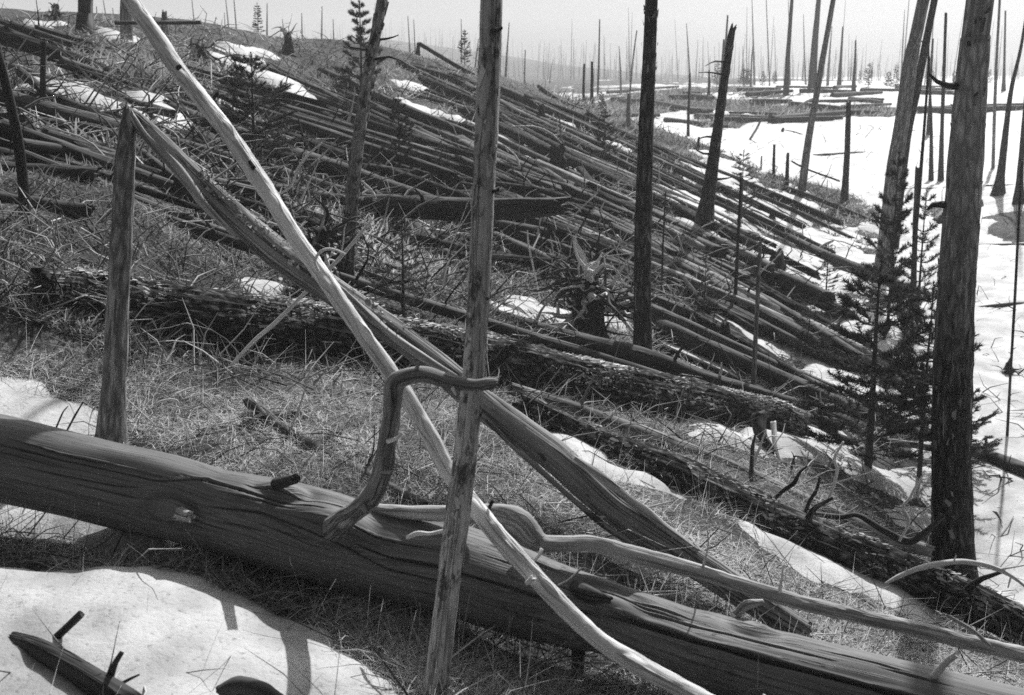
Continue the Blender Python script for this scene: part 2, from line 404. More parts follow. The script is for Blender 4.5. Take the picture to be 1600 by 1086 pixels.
M['slopebark'] = bark('rough_dead_bark', 0.015, 0.11, su=16, sv=6, bump=1.0, fleck=0.02, fleck_tone=0.28)
M['flecked'] = bark('burnt_bark_with_bare_wood', 0.03, 0.10, su=20, sv=5, bump=1.0, fleck=0.03, fleck_tone=0.30)
M['lightbark'] = bark('light_bark', 0.2, 0.5, su=24, sv=6, bump=0.8, fleck=0.08, fleck_tone=0.42)
M['flake'] = toned('bark_flakes', 0.04, 0.75)
M['grass'] = toned('dead_grass', 0.04, 0.92, 0.45)
M['brush'] = toned('dry_brush', 0.025, 0.70, 0.4)
M['twig'] = toned('dead_twigs', 0.02, 0.6)
M['needle'] = toned('pine_needles', 0.025, 0.11, 0.25)
M['soil'] = plain('root_soil', 0.03)
M['hole'] = plain('rotten_hollow', 0.008)
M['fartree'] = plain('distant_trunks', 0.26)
M['pinebark'] = plain('young_bark', 0.06)

def ground_mat():
    m, nt, N, L, b = mat('forest_litter')
    g = N.new("ShaderNodeNewGeometry")
    def nz(sc, det, ro=0.6):
        t = N.new("ShaderNodeTexNoise"); t.inputs["Scale"].default_value = sc; t.inputs["Detail"].default_value = det; t.inputs["Roughness"].default_value = ro
        L.new(g.outputs["Position"], t.inputs["Vector"]); return t
    a, c, d = nz(26, 8, 0.75), nz(1.3, 5), nz(0.25, 4)
    r = ramp(N, [(0.32, 0.02), (0.5, 0.09), (0.66, 0.30)]); L.new(a.outputs[0], r.inputs[0])
    r2 = ramp(N, [(0.35, 0.55), (0.65, 1.3)]); L.new(c.outputs[0], r2.inputs[0])
    r3 = ramp(N, [(0.35, 0.7), (0.65, 1.25)]); L.new(d.outputs[0], r3.inputs[0])
    m1 = N.new("ShaderNodeMix"); m1.data_type = 'RGBA'; m1.blend_type = 'MULTIPLY'; m1.inputs[0].default_value = 1
    L.new(r.outputs[0], m1.inputs[6]); L.new(r2.outputs[0], m1.inputs[7])
    m2 = N.new("ShaderNodeMix"); m2.data_type = 'RGBA'; m2.blend_type = 'MULTIPLY'; m2.inputs[0].default_value = 1
    L.new(m1.outputs[2], m2.inputs[6]); L.new(r3.outputs[0], m2.inputs[7])
    L.new(m2.outputs[2], b.inputs["Base Color"]); b.inputs["Roughness"].default_value = 0.95; b.inputs["Specular IOR Level"].default_value = 0.1
    bp = N.new("ShaderNodeBump"); bp.inputs["Strength"].default_value = 0.9; bp.inputs["Distance"].default_value = 0.05
    L.new(a.outputs[0], bp.inputs["Height"]); L.new(bp.outputs[0], b.inputs["Normal"])
    return m
def snow_mat():
    m, nt, N, L, b = mat('old_snow')
    g = N.new("ShaderNodeNewGeometry")
    t = N.new("ShaderNodeTexNoise"); t.inputs["Scale"].default_value = 38; t.inputs["Detail"].default_value = 7; t.inputs["Roughness"].default_value = 0.7
    L.new(g.outputs["Position"], t.inputs["Vector"])
    s = N.new("ShaderNodeTexNoise"); s.inputs["Scale"].default_value = 2.6; s.inputs["Detail"].default_value = 4
    L.new(g.outputs["Position"], s.inputs["Vector"])
    r = ramp(N, [(0.28, 0.08), (0.36, 0.38), (0.46, 0.55)]); L.new(t.outputs[0], r.inputs[0])   # specks of bark and needles
    r2 = ramp(N, [(0.34, 0.55), (0.60, 1.0)]); L.new(s.outputs[0], r2.inputs[0])
    mx = N.new("ShaderNodeMix"); mx.data_type = 'RGBA'; mx.blend_type = 'MULTIPLY'; mx.inputs[0].default_value = 1
    L.new(r.outputs[0], mx.inputs[6]); L.new(r2.outputs[0], mx.inputs[7])
    L.new(mx.outputs[2], b.inputs["Base Color"]); b.inputs["Roughness"].default_value = 0.65; b.inputs["Specular IOR Level"].default_value = 0.3
    bp = N.new("ShaderNodeBump"); bp.inputs["Strength"].default_value = 0.45; bp.inputs["Distance"].default_value = 0.02
    L.new(t.outputs[0], bp.inputs["Height"]); L.new(bp.outputs[0], b.inputs["Normal"])
    return m
M['ground'] = ground_mat(); M['snow'] = snow_mat()

# ------------------------------------------------------------------ mesh plumbing
def tag(o, label=None, cat=None, group=None, kind=None):
    for k, v in (('label', label), ('category', cat), ('group', group), ('kind', kind)):
        if v: o[k] = v
    return o
def mesh(name, V, F, m, parent=None, wp=None, tone=None, smooth=True):
    me = bpy.data.meshes.new(name)
    V = np.asarray(V, np.float32)
    quads = isinstance(F, np.ndarray)
    if quads:
        k = F.shape[1]; nf = len(F)
        me.vertices.add(len(V)); me.vertices.foreach_set('co', V.ravel())
        me.loops.add(nf * k); me.loops.foreach_set('vertex_index', F.astype(np.int32).ravel())
        me.polygons.add(nf); me.polygons.foreach_set('loop_start', np.arange(0, nf * k, k, dtype=np.int32))
        me.update(calc_edges=True)
    else:
        me.from_pydata([tuple(map(float, p)) for p in V], [], F)
    if smooth and len(me.polygons): me.polygons.foreach_set('use_smooth', np.ones(len(me.polygons), bool))
    if wp is not None:
        a = me.attributes.new('wp', 'FLOAT_VECTOR', 'POINT'); a.data.foreach_set('vector', np.asarray(wp, np.float32).ravel())
    if tone is not None:
        a = me.attributes.new('tone', 'FLOAT', 'POINT'); a.data.foreach_set('value', np.asarray(tone, np.float32).ravel())
    me.materials.append(m)
    o = bpy.data.objects.new(name, me); COL.objects.link(o)
    if parent is not None:
        o.parent = parent
        o.matrix_parent_inverse = parent.matrix_world.inverted()
    return o
def empty(name, loc, label, cat, group=None):
    o = bpy.data.objects.new(name, None); COL.objects.link(o)
    o.location = tuple(map(float, loc)); o.empty_display_size = 0.2
    o.matrix_world = __import__('mathutils').Matrix.Translation(tuple(map(float, loc)))
    return tag(o, label, cat, group)

def spline(pts, rad, rings, tight=False):
    pts = np.asarray(pts, float); rad = np.asarray(rad, float)
    if len(pts) < 2: raise ValueError
    seg = np.r_[0, np.cumsum(np.linalg.norm(np.diff(pts, axis=0), axis=1))]
    Q = np.vstack([2*pts[0]-pts[1], pts, 2*pts[-1]-pts[-2]])
    t = np.linspace(0, seg[-1], rings)
    if tight and rings > 5:
        sp = t[1]
        t[-2] = seg[-1] - min(sp, rad[-1]*.5); t[1] = min(sp, rad[0]*.5)
    i = np.clip(np.searchsorted(seg, t, side='right') - 1, 0, len(pts) - 2)
    a = ((t - seg[i]) / np.maximum(seg[i+1] - seg[i], 1e-9))[:, None]
    p0, p1, p2, p3 = Q[i], Q[i+1], Q[i+2], Q[i+3]
    C = 0.5 * (2*p1 + (p2-p0)*a + (2*p0-5*p1+4*p2-p3)*a**2 + (3*p1-p0-3*p2+p3)*a**3)
    r = np.interp(t, seg, rad)
    return C, r, seg[-1]
CAMP = np.array([0, 0, CAMZ])
class TB:
    """collects tubes for one mesh"""
    def __init__(s): s.V, s.F, s.W, s.n = [], [], [], 0
    def tube(s, pts, rad, n=10, rings=12, amp=0.06, ridge=0.0, seed=0, end=(0.3, 0.6), knots=(), cracks=(), freq=3.0, flare=0.0, flat=1.0):
        C, r, L = spline(pts, rad, rings, True)
        T = np.gradient(C, axis=0); T /= np.linalg.norm(T, axis=1)[:, None] + 1e-12
        tv = CAMP - C
        A_ = tv - (tv * T).sum(1)[:, None] * T
        nn = np.linalg.norm(A_, axis=1)
        bad = nn < 1e-3
        A_[bad] = np.cross(T[bad], [0.3, 0.2, 0.9])
        A_ /= np.linalg.norm(A_, axis=1)[:, None]
        B_ = np.cross(A_, T)
        if B_[:, 2].mean() < 0: B_ = -B_
        th = np.linspace(0, 2*np.pi, n, endpoint=False)
        c, si = np.cos(th)[None], np.sin(th)[None]
        sg = np.linspace(0, L, rings)[:, None]
        rr = r[:, None] * (1 + amp * noise(c*1.3 + seed, si*1.3, sg*freq/ max(L, .3) * 2.2, seed) + amp*0.6*noise(c*3 + seed, si*3, sg*freq*1.7, seed+1))
        if ridge: rr = rr * (1 + ridge * noise(c*9, si*9, sg*1.4, seed+2) + ridge*0.5*noise(c*22, si*22, sg*2.5, seed+3))
        if flare: rr = rr * (1 + flare * np.exp(-sg / (3.0 * r[0])) * (1 + 0.5*np.sin(th*4 + seed))[None])
        thw = np.where(th > np.pi, th - 2*np.pi, th)[None]
        wth = np.broadcast_to(thw, rr.shape).copy()
        for (ks, kc, ka, kw) in knots:                      # along fraction, across -1..1, height, width (m)
            k0 = math.asin(max(-1, min(1, kc))); dth = thw - k0
            dd = np.sqrt(((sg - ks*L)/1.6)**2 + (dth * r[:, None])**2) / kw
            rr = rr + ka * np.exp(-dd**2) - ka * 0.55 * np.exp(-((dd - 1.5)/0.5)**2)
            wth = wth - 0.85 * dth * np.exp(-(dd/1.6)**2)
        for (cp, cw, cd) in cracks:                          # polyline of (along, across), half width, depth
            f0, f1 = cp[0][0]*L, cp[-1][0]*L
            cc = np.interp(sg, [q[0]*L for q in cp], [q[1] for q in cp])
            cc = cc + 0.012 * noise(sg*9, 0, 0, seed+8) + 0.03*noise(sg*2.3, 0, 0, seed+9)
            k0 = np.arcsin(np.clip(cc, -1, 1))
            fade = np.clip((sg - f0)/0.12, 0, 1) * np.clip((f1 - sg)/0.12, 0, 1)
            w = cw * (0.5 + 0.5*fade) * (1 + 0.4*noise(sg*5, 3, 0, seed+4))
            dth = (thw - k0) * r[:, None]
            rr = rr - cd * fade * np.exp(-(dth/w)**4) + 0.004*fade*np.exp(-((dth - 1.8*w)/w)**2)
        V = C[:, None] + rr[..., None] * (np.cos(th)[None, :, None]*A_[:, None] + np.sin(th)[None, :, None]*B_[:, None]*flat)
        # broken ends
        for e, k in ((0, end[0]), (1, end[1])):
            j = -1 if e else 0
            d = T[j] * (1 if e else -1)
            jag = k * r[j] * (1.0*noise(np.cos(th)*2.2+5, np.sin(th)*2.2, seed, seed+5) + 0.8*noise(np.cos(th)*6, np.sin(th)*6, seed, seed+6))
            V[j] = V[j] + d[None]*jag[:, None]
        base = s.n
        s.V.append(V.reshape(-1, 3))
        R0 = r[:, None] + 0*th[None]
        s.W.append(np.stack([np.cos(wth)*R0 + seed*1.37, np.sin(wth)*R0, sg + 0*th[None]], -1).reshape(-1, 3))
        i = np.arange(rings-1)[:, None]; j = np.arange(n)[None]
        a = base + i*n + j; b = base + i*n + (j+1) % n
        q = np.stack([a, b, b+n, a+n], -1).reshape(-1, 4)
        s.n += rings*n
        s.F.append(q)
        for e in (0, 1):                                    # caps
            j = (rings-1)*n if e else 0
            cpt = V[-1 if e else 0].mean(0) + T[-1 if e else 0]*(-0.35 if e else 0.35)*r[-1 if e else 0]
            s.V.append(cpt[None]); s.W.append(np.array([[seed*1.37, 0, (L if e else 0)]]))
            ci = s.n; s.n += 1
            k = np.arange(n)
            x, y = base + j + k, base + j + (k+1) % n
            if e: f = np.stack([x, y, np.full(n, ci), np.full(n, ci)], -1)
            else: f = np.stack([y, x, np.full(n, ci), np.full(n, ci)], -1)
            s.F.append(f)
        return s
    def build(s, name, m, parent=None, smooth=True):
        V = np.concatenate(s.V); W = np.concatenate(s.W); F = np.concatenate(s.F)
        tri = F[:, 2] == F[:, 3]
        Q, T3 = F[~tri], F[tri][:, :3]
        me = bpy.data.meshes.new(name)
        me.vertices.add(len(V)); me.vertices.foreach_set('co', V.astype(np.float32).ravel())
        nl = len(Q)*4 + len(T3)*3
        me.loops.add(nl); me.loops.foreach_set('vertex_index', np.concatenate([Q.ravel(), T3.ravel()]).astype(np.int32))
        me.polygons.add(len(Q)+len(T3))
        ls = np.concatenate([np.arange(len(Q))*4, len(Q)*4 + np.arange(len(T3))*3]).astype(np.int32)
        me.polygons.foreach_set('loop_start', ls)
        me.update(calc_edges=True)
        me.polygons.foreach_set('use_smooth', np.r_[np.ones(len(Q), bool), np.zeros(len(T3), bool)])
        a = me.attributes.new('wp', 'FLOAT_VECTOR', 'POINT'); a.data.foreach_set('vector', W.astype(np.float32).ravel())
        me.materials.append(m)
        o = bpy.data.objects.new(name, me); COL.objects.link(o)
        if parent is not None:
            o.parent = parent; o.matrix_parent_inverse = parent.matrix_world.inverted()
        return o

def px(pts, depths=None, hw=None):
    """pixels + distances -> points and radii"""
    out, rad = [], []
    for k, p in enumerate(pts):
        d = p[3] if len(p) > 3 else depths[k]
        out.append(P(p[0], p[1], d)); rad.append(p[2] * d * 1.02 / FPX)
    return np.array(out), np.array(rad)

def lie(pts, sink=0.25, far=200):
    """a trunk that lies on the ground under its outline in the photograph: (u, v, half width)"""
    us = np.array([p[0] for p in pts], float); vs = np.array([p[1] for p in pts], float); hw = np.array([p[2] for p in pts], float)
    w, _ = hit(us, vs + hw*0.8)
    d = w[:, 1]
    s = np.r_[0, np.cumsum(np.hypot(np.diff(us), np.diff(vs)))]
    if len(d) > 2: inv = np.polyval(np.polyfit(s, 1/d, 1), s)
    else: inv = 1/d
    d = 1/inv
    p3 = np.array([P(u, v, dd) for u, v, dd in zip(us, vs, d)])
    r = hw * d / FPX
    return p3, r
def drape(a, b, r, sink=0.2):
    """a straight trunk from a to b that rests on the ground"""
    t = np.linspace(0, 1, 9)[:, None]
    L = a[None]*(1-t) + b[None]*t
    g = gz(L[:, 0], L[:, 1])
    k = np.polyfit(t[:, 0], g, 1)
    z = np.polyval(k, t[:, 0])
    off = np.partition(g - z, -3)[-3]
    L[:, 2] = z + max(off, 0)*0.7 + r*(1-sink)
    return L
print('setup done')
#PART2
# ------------------------------------------------------------------ ground and snow
ii, jj = np.meshgrid(np.arange(NXG-1), np.arange(NYG-1))
base = (jj*NXG + ii).ravel()
GF = np.stack([base, base+1, base+1+NXG, base+NXG], -1)
GV = np.stack([gx, gy, GZ], -1).reshape(-1, 3)
tag(mesh('ground', GV, GF, M['ground']), kind='structure')
# the snow sheet has its own finer net
NSX, NSY = 520, 640
ss = np.linspace(-1, 1, NSX)
SX, SY = np.meshgrid(0.95*ss + 1.45*ss**3, np.linspace(math.log(5.9), math.log(740), NSY))
sx, sy = unwarp(SX, SY)
SH = snow_h(sx, sy)
SZ = gz(sx, sy) + SH
ii, jj = np.meshgrid(np.arange(NSX-1), np.arange(NSY-1))
keep = (SH[:-1, :-1] > -0.06) | (SH[1:, :-1] > -0.06) | (SH[:-1, 1:] > -0.06) | (SH[1:, 1:] > -0.06)
base = (jj*NSX + ii)[keep]
SF = np.stack([base, base+1, base+1+NSX, base+NSX], -1)
used, inv = np.unique(SF.ravel(), return_inverse=True)
SV = np.stack([sx, sy, SZ], -1).reshape(-1, 3)[used]
tag(mesh('snow', SV, inv.reshape(-1, 4), M['snow']), kind='structure')

# ------------------------------------------------------------------ the big weathered log in front
big_pts = [(-160,690,66,5.5),(-60,705,68,5.42),(0,716,68,5.38),(120,745,66,5.32),(260,776,69,5.25),(340,797,67,5.2),(430,818,73,5.15),(520,842,74,5.1),(600,868,71,5.05),
           (700,888,74,4.98),(790,917,72,4.93),(860,942,66,4.9),(960,970,57,4.85),(1060,1006,60,4.8),(1120,1024,66,4.77),(1200,1048,70,4.73),
           (1350,1090,75,4.65),(1500,1128,78,4.6),(1650,1165,80,4.55)]
p3, r3 = px(big_pts)
root = empty('fallen_log', P(800, 985, 4.9), "big smooth weathered log with knots and a long deep crack, crossing the whole foreground", "log")
L_ = np.r_[0, np.cumsum(np.linalg.norm(np.diff(p3, axis=0), axis=1))]; Lt = L_[-1]
def fr(u): return float(np.interp(u, [p[0] for p in big_pts], L_)/Lt)
tb = TB()
tb.tube(p3, r3, n=320, rings=640, amp=0.05, ridge=0.003, seed=3, freq=2.0, end=(0.2, 0.2),
        knots=[(fr(288), -0.30, 0.040, 0.050), (fr(440), 0.80, 0.018, 0.05), (fr(520), 0.35, 0.028, 0.09), (fr(945), 0.42, 0.024, 0.06), (fr(1160), 0.95, 0.012, 0.05), (fr(905), -0.7, 0.02, 0.08)],
        cracks=[([(fr(930), 0.12), (fr(1000), 0.15), (fr(1100), 0.20), (fr(1200), 0.22), (fr(1320), 0.25), (fr(1440), 0.22), (fr(1520), 0.10), (fr(1580), -0.15)], 0.0095, 0.055),
                ([(fr(560), 0.10), (fr(640), 0.02), (fr(720), -0.02), (fr(800), 0.05), (fr(850), 0.05), (fr(900), -0.02), (fr(950), 0.0)], 0.006, 0.03),
                ([(fr(540), 0.38), (fr(600), 0.40), (fr(690), 0.33)], 0.0045, 0.016),
                ([(fr(20), 0.25), (fr(150), 0.30), (fr(260), 0.32), (fr(330), 0.6), (fr(420), 0.5), (fr(520), 0.55)], 0.0045, 0.02),
                ([(fr(60), -0.1), (fr(200), -0.02), (fr(250), 0.1)], 0.0045, 0.016),
                ([(fr(330), 0.0), (fr(420), 0.15), (fr(500), 0.05), (fr(640), -0.25), (fr(760), -0.35)], 0.0045, 0.018),
                ([(fr(1020), 0.55), (fr(1150), 0.6), (fr(1300), 0.62)], 0.0045, 0.016),
                ([(fr(380), 0.68), (fr(470), 0.7), (fr(560), 0.72)], 0.004, 0.014),
                ([(fr(1010), -0.35), (fr(1120), -0.30), (fr(1300), -0.3)], 0.004, 0.014)]
                + [([(a_, c_), (a_ + l_*.5, c_ + d_), (a_ + l_, c_ + d_*.3)], .0034, .012) for a_, c_, l_, d_ in [(R.uniform(.05, .9), R.uniform(-.75, .85), R.uniform(.03, .10), R.uniform(-.03, .03)) for _q in range(34)]])
tb.build('trunk', M['silver'], root)
def part_tube(name, pts, m, parent, **kw):
    q, rr = px(pts); t = TB(); t.tube(q, rr, **kw); return t.build(name, m, parent)
b_ = part_tube('branch', [(478,862,30,5.2),(505,838,26,5.05),(530,818,20,4.9),(555,798,17,4.8),(579,776,16,4.73),(596,742,16,4.66),(604,700,14,4.6),(611,655,15,4.56),(614,622,15,4.52),(619,598,15,4.49),
          (640,588,14,4.47),(668,586,13,4.45),(700,596,12,4.44),(738,602,10,4.43),(762,600,10,4.42),(776,598,8,4.42)], M['greylog'], root, n=44, rings=200, amp=0.12, ridge=0.05, seed=12, freq=9, end=(0.1, .6), knots=[(.45,.2,.008,.02),(.6,-.2,.010,.02),(.72,.4,.008,.02),(.3,-.3,.01,.03)], cracks=[([(.2,.1),(.35,0),(.5,.1)],.0025,.008),([(.66,.1),(.85,.0)],.002,.006)])
for k_, tw in enumerate([[(606,690,4,4.53),(622,684,3,4.5),(629,676,2,4.5)], [(598,740,5,4.58),(612,738,3.5,4.55)], [(650,578,3.5,4.44),(655,566,2,4.44)], [(706,606,3,4.4),(712,616,2,4.4)], [(566,790,5,4.7),(574,802,3,4.68)]]):
    part_tube('branch_stub', tw, M['bone' if k_ in (0, 3) else 'greylog'], root, n=8, rings=7, seed=k_, amp=.2, end=(0, .8))
b_['label'] = "crooked elbow-shaped branch rising from the log"
part_tube('branch_stub', [(432,756,10,5.1),(448,752,9,5.0),(462,748,8,4.95)], M['char'], root, n=14, rings=8, seed=5, end=(0, .3))
part_tube('branch_stub', [(258,798,15,5.14),(280,803,13,5.05),(298,808,9,4.98)], M['greylog'], root, n=18, rings=10, seed=6, amp=.15, end=(0, .5))
part_tube('branch_stub', [(895,920,16,4.85),(925,930,13,4.72),(955,938,6,4.68)], M['char'], root, n=16, rings=10, seed=7, amp=.15, end=(0, .5))
part_tube('branch_stub', [(905,985,13,4.9),(903,1040,11,4.85),(900,1092,11,4.8),(898,1150,11,4.78)], M['char'], root, n=14, rings=14, seed=8, end=(0, .2))
part_tube('branch_stub', [(1150,962,8,4.82),(1166,946,9,4.83),(1192,940,4,4.86)], M['grey'], root, n=14, rings=10, seed=9, amp=.2, end=(0, .6))
part_tube('branch_stub', [(1450,1068,7,4.6),(1478,1035,6,4.55),(1496,1022,6,4.5)], M['bone'], root, n=10, rings=10, seed=10, amp=.1, end=(0, .3))
part_tube('bark_shard', [(636,840,3.5,4.86),(655,833,4.2,4.82),(672,834,3,4.80),(694,829,3,4.79)], M['bone'], root, n=8, rings=14, seed=13, amp=.2, end=(.3, .3))
part_tube('bark_shard', [(846,858,3,4.70),(843,866,3,4.68),(832,878,2.5,4.67)], M['bone'], root, n=8, rings=8, seed=14, amp=.2, end=(.3, .3))
part_tube('bark_shard', [(872,915,2,4.7),(890,905,2.2,4.7),(908,888,2.2,4.72)], M['grey'], root, n=6, rings=8, seed=15, amp=.2, end=(.3, .3))

# slender trunk with a burl, thrown over the big log
root = empty('fallen_sapling', P(1000, 880, 4.95), "slender grey trunk with a round burl, lying over the big foreground log", "log")
part_tube('trunk', [(560,792,8,5.12),(620,800,11,5.05),(700,803,13,4.98),(750,802,15,4.93),(785,805,19,4.9),(812,818,24,4.88),(828,836,21,4.88),(850,849,14,4.9),(890,850,13,4.93),(930,851,14,4.95),
        (1000,869,14,5.0),(1100,896,12,5.05),(1210,930,12,5.12),(1300,953,12,5.2),(1400,976,12.5,5.3),(1500,1000,13,5.4),(1600,1024,13,5.5),(1720,1050,13,5.6)], M['grey'], root,
        n=40, rings=360, amp=0.10, ridge=0.045, seed=21, freq=14, end=(.4, .2))
part_tube('twig', [(1098,888,3,5.04),(1102,872,2,5.02),(1107,850,1.4,5.0),(1104,820,1,5.0)], M['bone'], root, n=6, rings=8, seed=1)
part_tube('twig', [(1218,925,4,5.1),(1222,900,2,5.08),(1224,882,1.2,5.06)], M['bone'], root, n=6, rings=8, seed=2)
part_tube('twig', [(1545,1008,4,5.35),(1520,985,3.5,5.3),(1480,962,3,5.25)], M['grey'], root, n=6, rings=8, seed=3)

# pale barkless pole that leans across the whole picture
root = empty('leaning_pole', P(1250, 1190, 4.0), "long pale barkless pole leaning diagonally from upper left to bottom centre", "dead tree")
q = part_tube('trunk', [(60,-230,9.9,6.3),(150,-95,10.8,6.1),(205,0,11.7,5.92),(240,52,12.2,5.8),(285,118,12.0,5.66),(350,200,12.8,5.46),(400,272,12.8,5.3),(460,368,12.8,5.12),(510,440,12.8,5.0),(560,512,12.8,4.9),(610,582,13.6,4.82),
      (655,652,13.6,4.78),(705,742,14.4,4.74),(755,808,15.2,4.66),(830,895,15.2,4.52),(930,995,15.2,4.36),(1000,1040,16.0,4.26),(1095,1092,16.8,4.12),(1180,1140,16.8,4.03),(1290,1205,17.6,3.95)],
      M['pale'], root, n=48, rings=420, amp=0.08, ridge=0.02, seed=31, freq=22, end=(.3, .3),
      knots=[(f, c, .006, .022) for f, c in ((.18,.1),(.27,-.3),(.34,.5),(.42,.1),(.5,-.4),(.55,.5),(.63,.2),(.7,-.1),(.78,.4),(.86,0))],
      cracks=[([(.70,.1),(.78,.0),(.88,-.1),(.97,.0)], .0018, .006), ([(.30,.0),(.4,.2)], .0012, .003)])
for k, (pts) in enumerate([[(497,424,2.6,4.98),(492,408,2.6,4.97),(500,394,2.4,4.97),(512,389,2.2,4.98),(526,391,1.8,5.0),(540,397,1.2,5.05)],
                           [(278,106,4,5.62),(281,104,3.4,5.58)],[(328,160,4,5.6),(340,146,3,5.6)],[(822,912,4,4.45),(834,902,5,4.44)],
                           [(770,782,3,4.66),(764,794,3,4.66)],[(390,252,2.5,5.28),(396,262,4,5.26)]]):
    part_tube('branch_stub', pts, M['bone'] if k in (0, 3) else M['char'], root, n=7, rings=max(4, 3*len(pts)), seed=40+k)

# upright pole right in front
root = empty('dead_tree', P(676, 1120, 4.45), "slim upright bare trunk standing in front of the big log, nearest tree to the viewer", "dead tree")
part_tube('trunk', [(790,-420,12,4.9),(776,-200,14.5,4.8),(768,0,16.5,4.72),(765,100,17,4.7),(760,200,17,4.68),(753,350,17,4.65),(747,480,17,4.63),(738,600,18,4.6),(728,700,19,4.58),(713,820,20,4.54),(699,930,19,4.5),(683,1060,20,4.42),(672,1160,21,4.36),(664,1230,22,4.32)],
      M['pole'], root, n=40, rings=420, amp=0.045, ridge=0.035, seed=51, freq=12, end=(.3, .3))
for k, (u, v, s) in enumerate([(780,48,6),(776,300,4),(760,470,4),(740,640,4),(745,700,5)]):
    part_tube('branch_stub', [(u-10, v, 4, 4.66), (u, v-2, 3, 4.62), (u+s*.6, v-4, 2.4, 4.6)], M['char'], root, n=7, rings=5, seed=60+k)
# flakes of bark still on it
def flakes(name, pts, n_, size, parent, m, cover=(-1, 1), seed=0, lift=0.004, tone=(0.2, 1.0), asp=2.5, sides=None):
    """small curved plates of bark standing a little proud of the trunk"""
    rg = np.random.default_rng(seed)
    q, rr = pts if isinstance(pts, tuple) else px(pts)
    C, r, L = spline(q, rr, 200)
    T = np.gradient(C, axis=0); T /= np.linalg.norm(T, axis=1)[:, None]
    tv = CAMP - C; A_ = tv - (tv*T).sum(1)[:, None]*T; A_ /= np.linalg.norm(A_, axis=1)[:, None]
    B_ = np.cross(A_, T)
    if B_[:, 2].mean() < 0: B_ = -B_
    k = rg.integers(2, 198, n_)
    th = rg.uniform(cover[0], cover[1], n_)*np.pi
    kc = noise(k/9.0, th*1.5, 0, seed+30); k = np.where(kc < -.15, (k + 13) % 196 + 2, k)
    w = size*rg.uniform(0.25, 1.0, n_)*(1 + .9*(kc > .35)); l = w*asp*rg.uniform(0.5, 1.4, n_)
    lf = rg.uniform(0, 1, n_)**2*lift*4 + lift
    V = []
    ph = rg.normal(0, .45, n_)
    for du, dv in ((-1,-.6),(1,-.8),(1.0,.7),(-.7,1)):
        du = du*rg.uniform(.3, 1.3, n_); dv = dv*rg.uniform(.5, 1.3, n_)
        du, dv = du*np.cos(ph) - dv*asp*np.sin(ph)*.6, dv*np.cos(ph) + du/asp*np.sin(ph)
        a = th + du*w*0.5/r[k]
        up = (lf*(0.35 + 0.8*(dv > 0) + rg.uniform(0, .6, n_)))
        V.append(C[k] + (r[k]+up)[:, None]*(np.cos(a)[:, None]*A_[k] + np.sin(a)[:, None]*B_[k]) + T[k]*(dv*l*0.5*rg.uniform(.6, 1.2, n_))[:, None])
    V = np.stack(V, 1).reshape(-1, 3)
    t = rg.uniform(0, 1, n_)**1.6*(tone[1]-tone[0]) + tone[0]
    o = mesh(name, V, np.arange(n_*4).reshape(-1, 4), m, parent, tone=np.repeat(t, 4), smooth=False)
    o['kind'] = 'stuff'
    return o
flakes('bark_flakes', [(768,0,17,4.72),(760,200,17,4.68),(747,480,17,4.63),(738,600,18,4.6),(699,930,19,4.5)], 420, 0.012, root, M['flake'], seed=2, lift=0.001, asp=4.0, tone=(.15, 1.0))

# snag at the left whose broken upper trunk leans down to the right
root = empty('broken_tree', P(176, 700, 6.7), "broken tree at left, its snapped splintered upper trunk leaning down behind the poles", "dead tree")
part_tube('stump', [(174,705,20,6.4),(178,600,18,6.42),(186,450,17,6.45),(193,300,16,6.47),(198,215,14,6.49),(202,182,11,6.5)], M['lightbark'], root, n=26, rings=110, amp=.08, ridge=.05, seed=71, freq=6, end=(.2, 1.5), flare=.3)
split_pts = [(196,172,6.9,6.5),(212,186,12.0,6.5),(255,228,15.5,6.5),(300,275,17.2,6.5),(380,350,21.5,6.46),(450,408,23.2,6.42),(530,462,21.5,6.38),(632,532,21.5,6.33),(700,585,22.4,6.28),(755,632,23.2,6.24),(866,713,25.8,6.10),(956,792,25.8,5.95),(1070,868,24.9,5.77),(1155,925,23.2,5.62),(1260,990,20.6,5.47)]
part_tube('fallen_trunk', split_pts, M['split'], root, n=72, rings=420, amp=.07, ridge=.045, seed=73, freq=5, end=(1.2, .5))
q, rr = px(split_pts)
part_tube('splinter', [(205,178,4,6.42),(230,215,6,6.42),(275,262,7,6.41),(320,318,6,6.38),(370,372,3,6.36)], M['grey'], root, n=8, rings=40, seed=74, amp=.3, end=(2, 2))
part_tube('splinter', [(520,440,4,6.30),(585,500,6,6.26),(650,552,6,6.22),(715,590,4,6.17)], M['grey'], root, n=8, rings=40, seed=75, amp=.3, end=(2, 2))
part_tube('splinter', [(760,655,4,6.16),(850,740,5,6.0),(950,826,5,5.86),(1060,894,4,5.7)], M['split'], root, n=8, rings=40, seed=76, amp=.3, end=(2, 2))
part_tube('splinter', [(900,715,4,6.0),(950,754,7,5.9),(1010,800,7,5.82),(1090,860,5,5.7)], M['grey'], root, n=8, rings=40, seed=77, amp=.3, end=(2, 2))
flakes('bark_flakes', split_pts[3:8], 420, 0.013, root, M['flake'], cover=(0.0, .6), seed=4, lift=.004, asp=1.8)

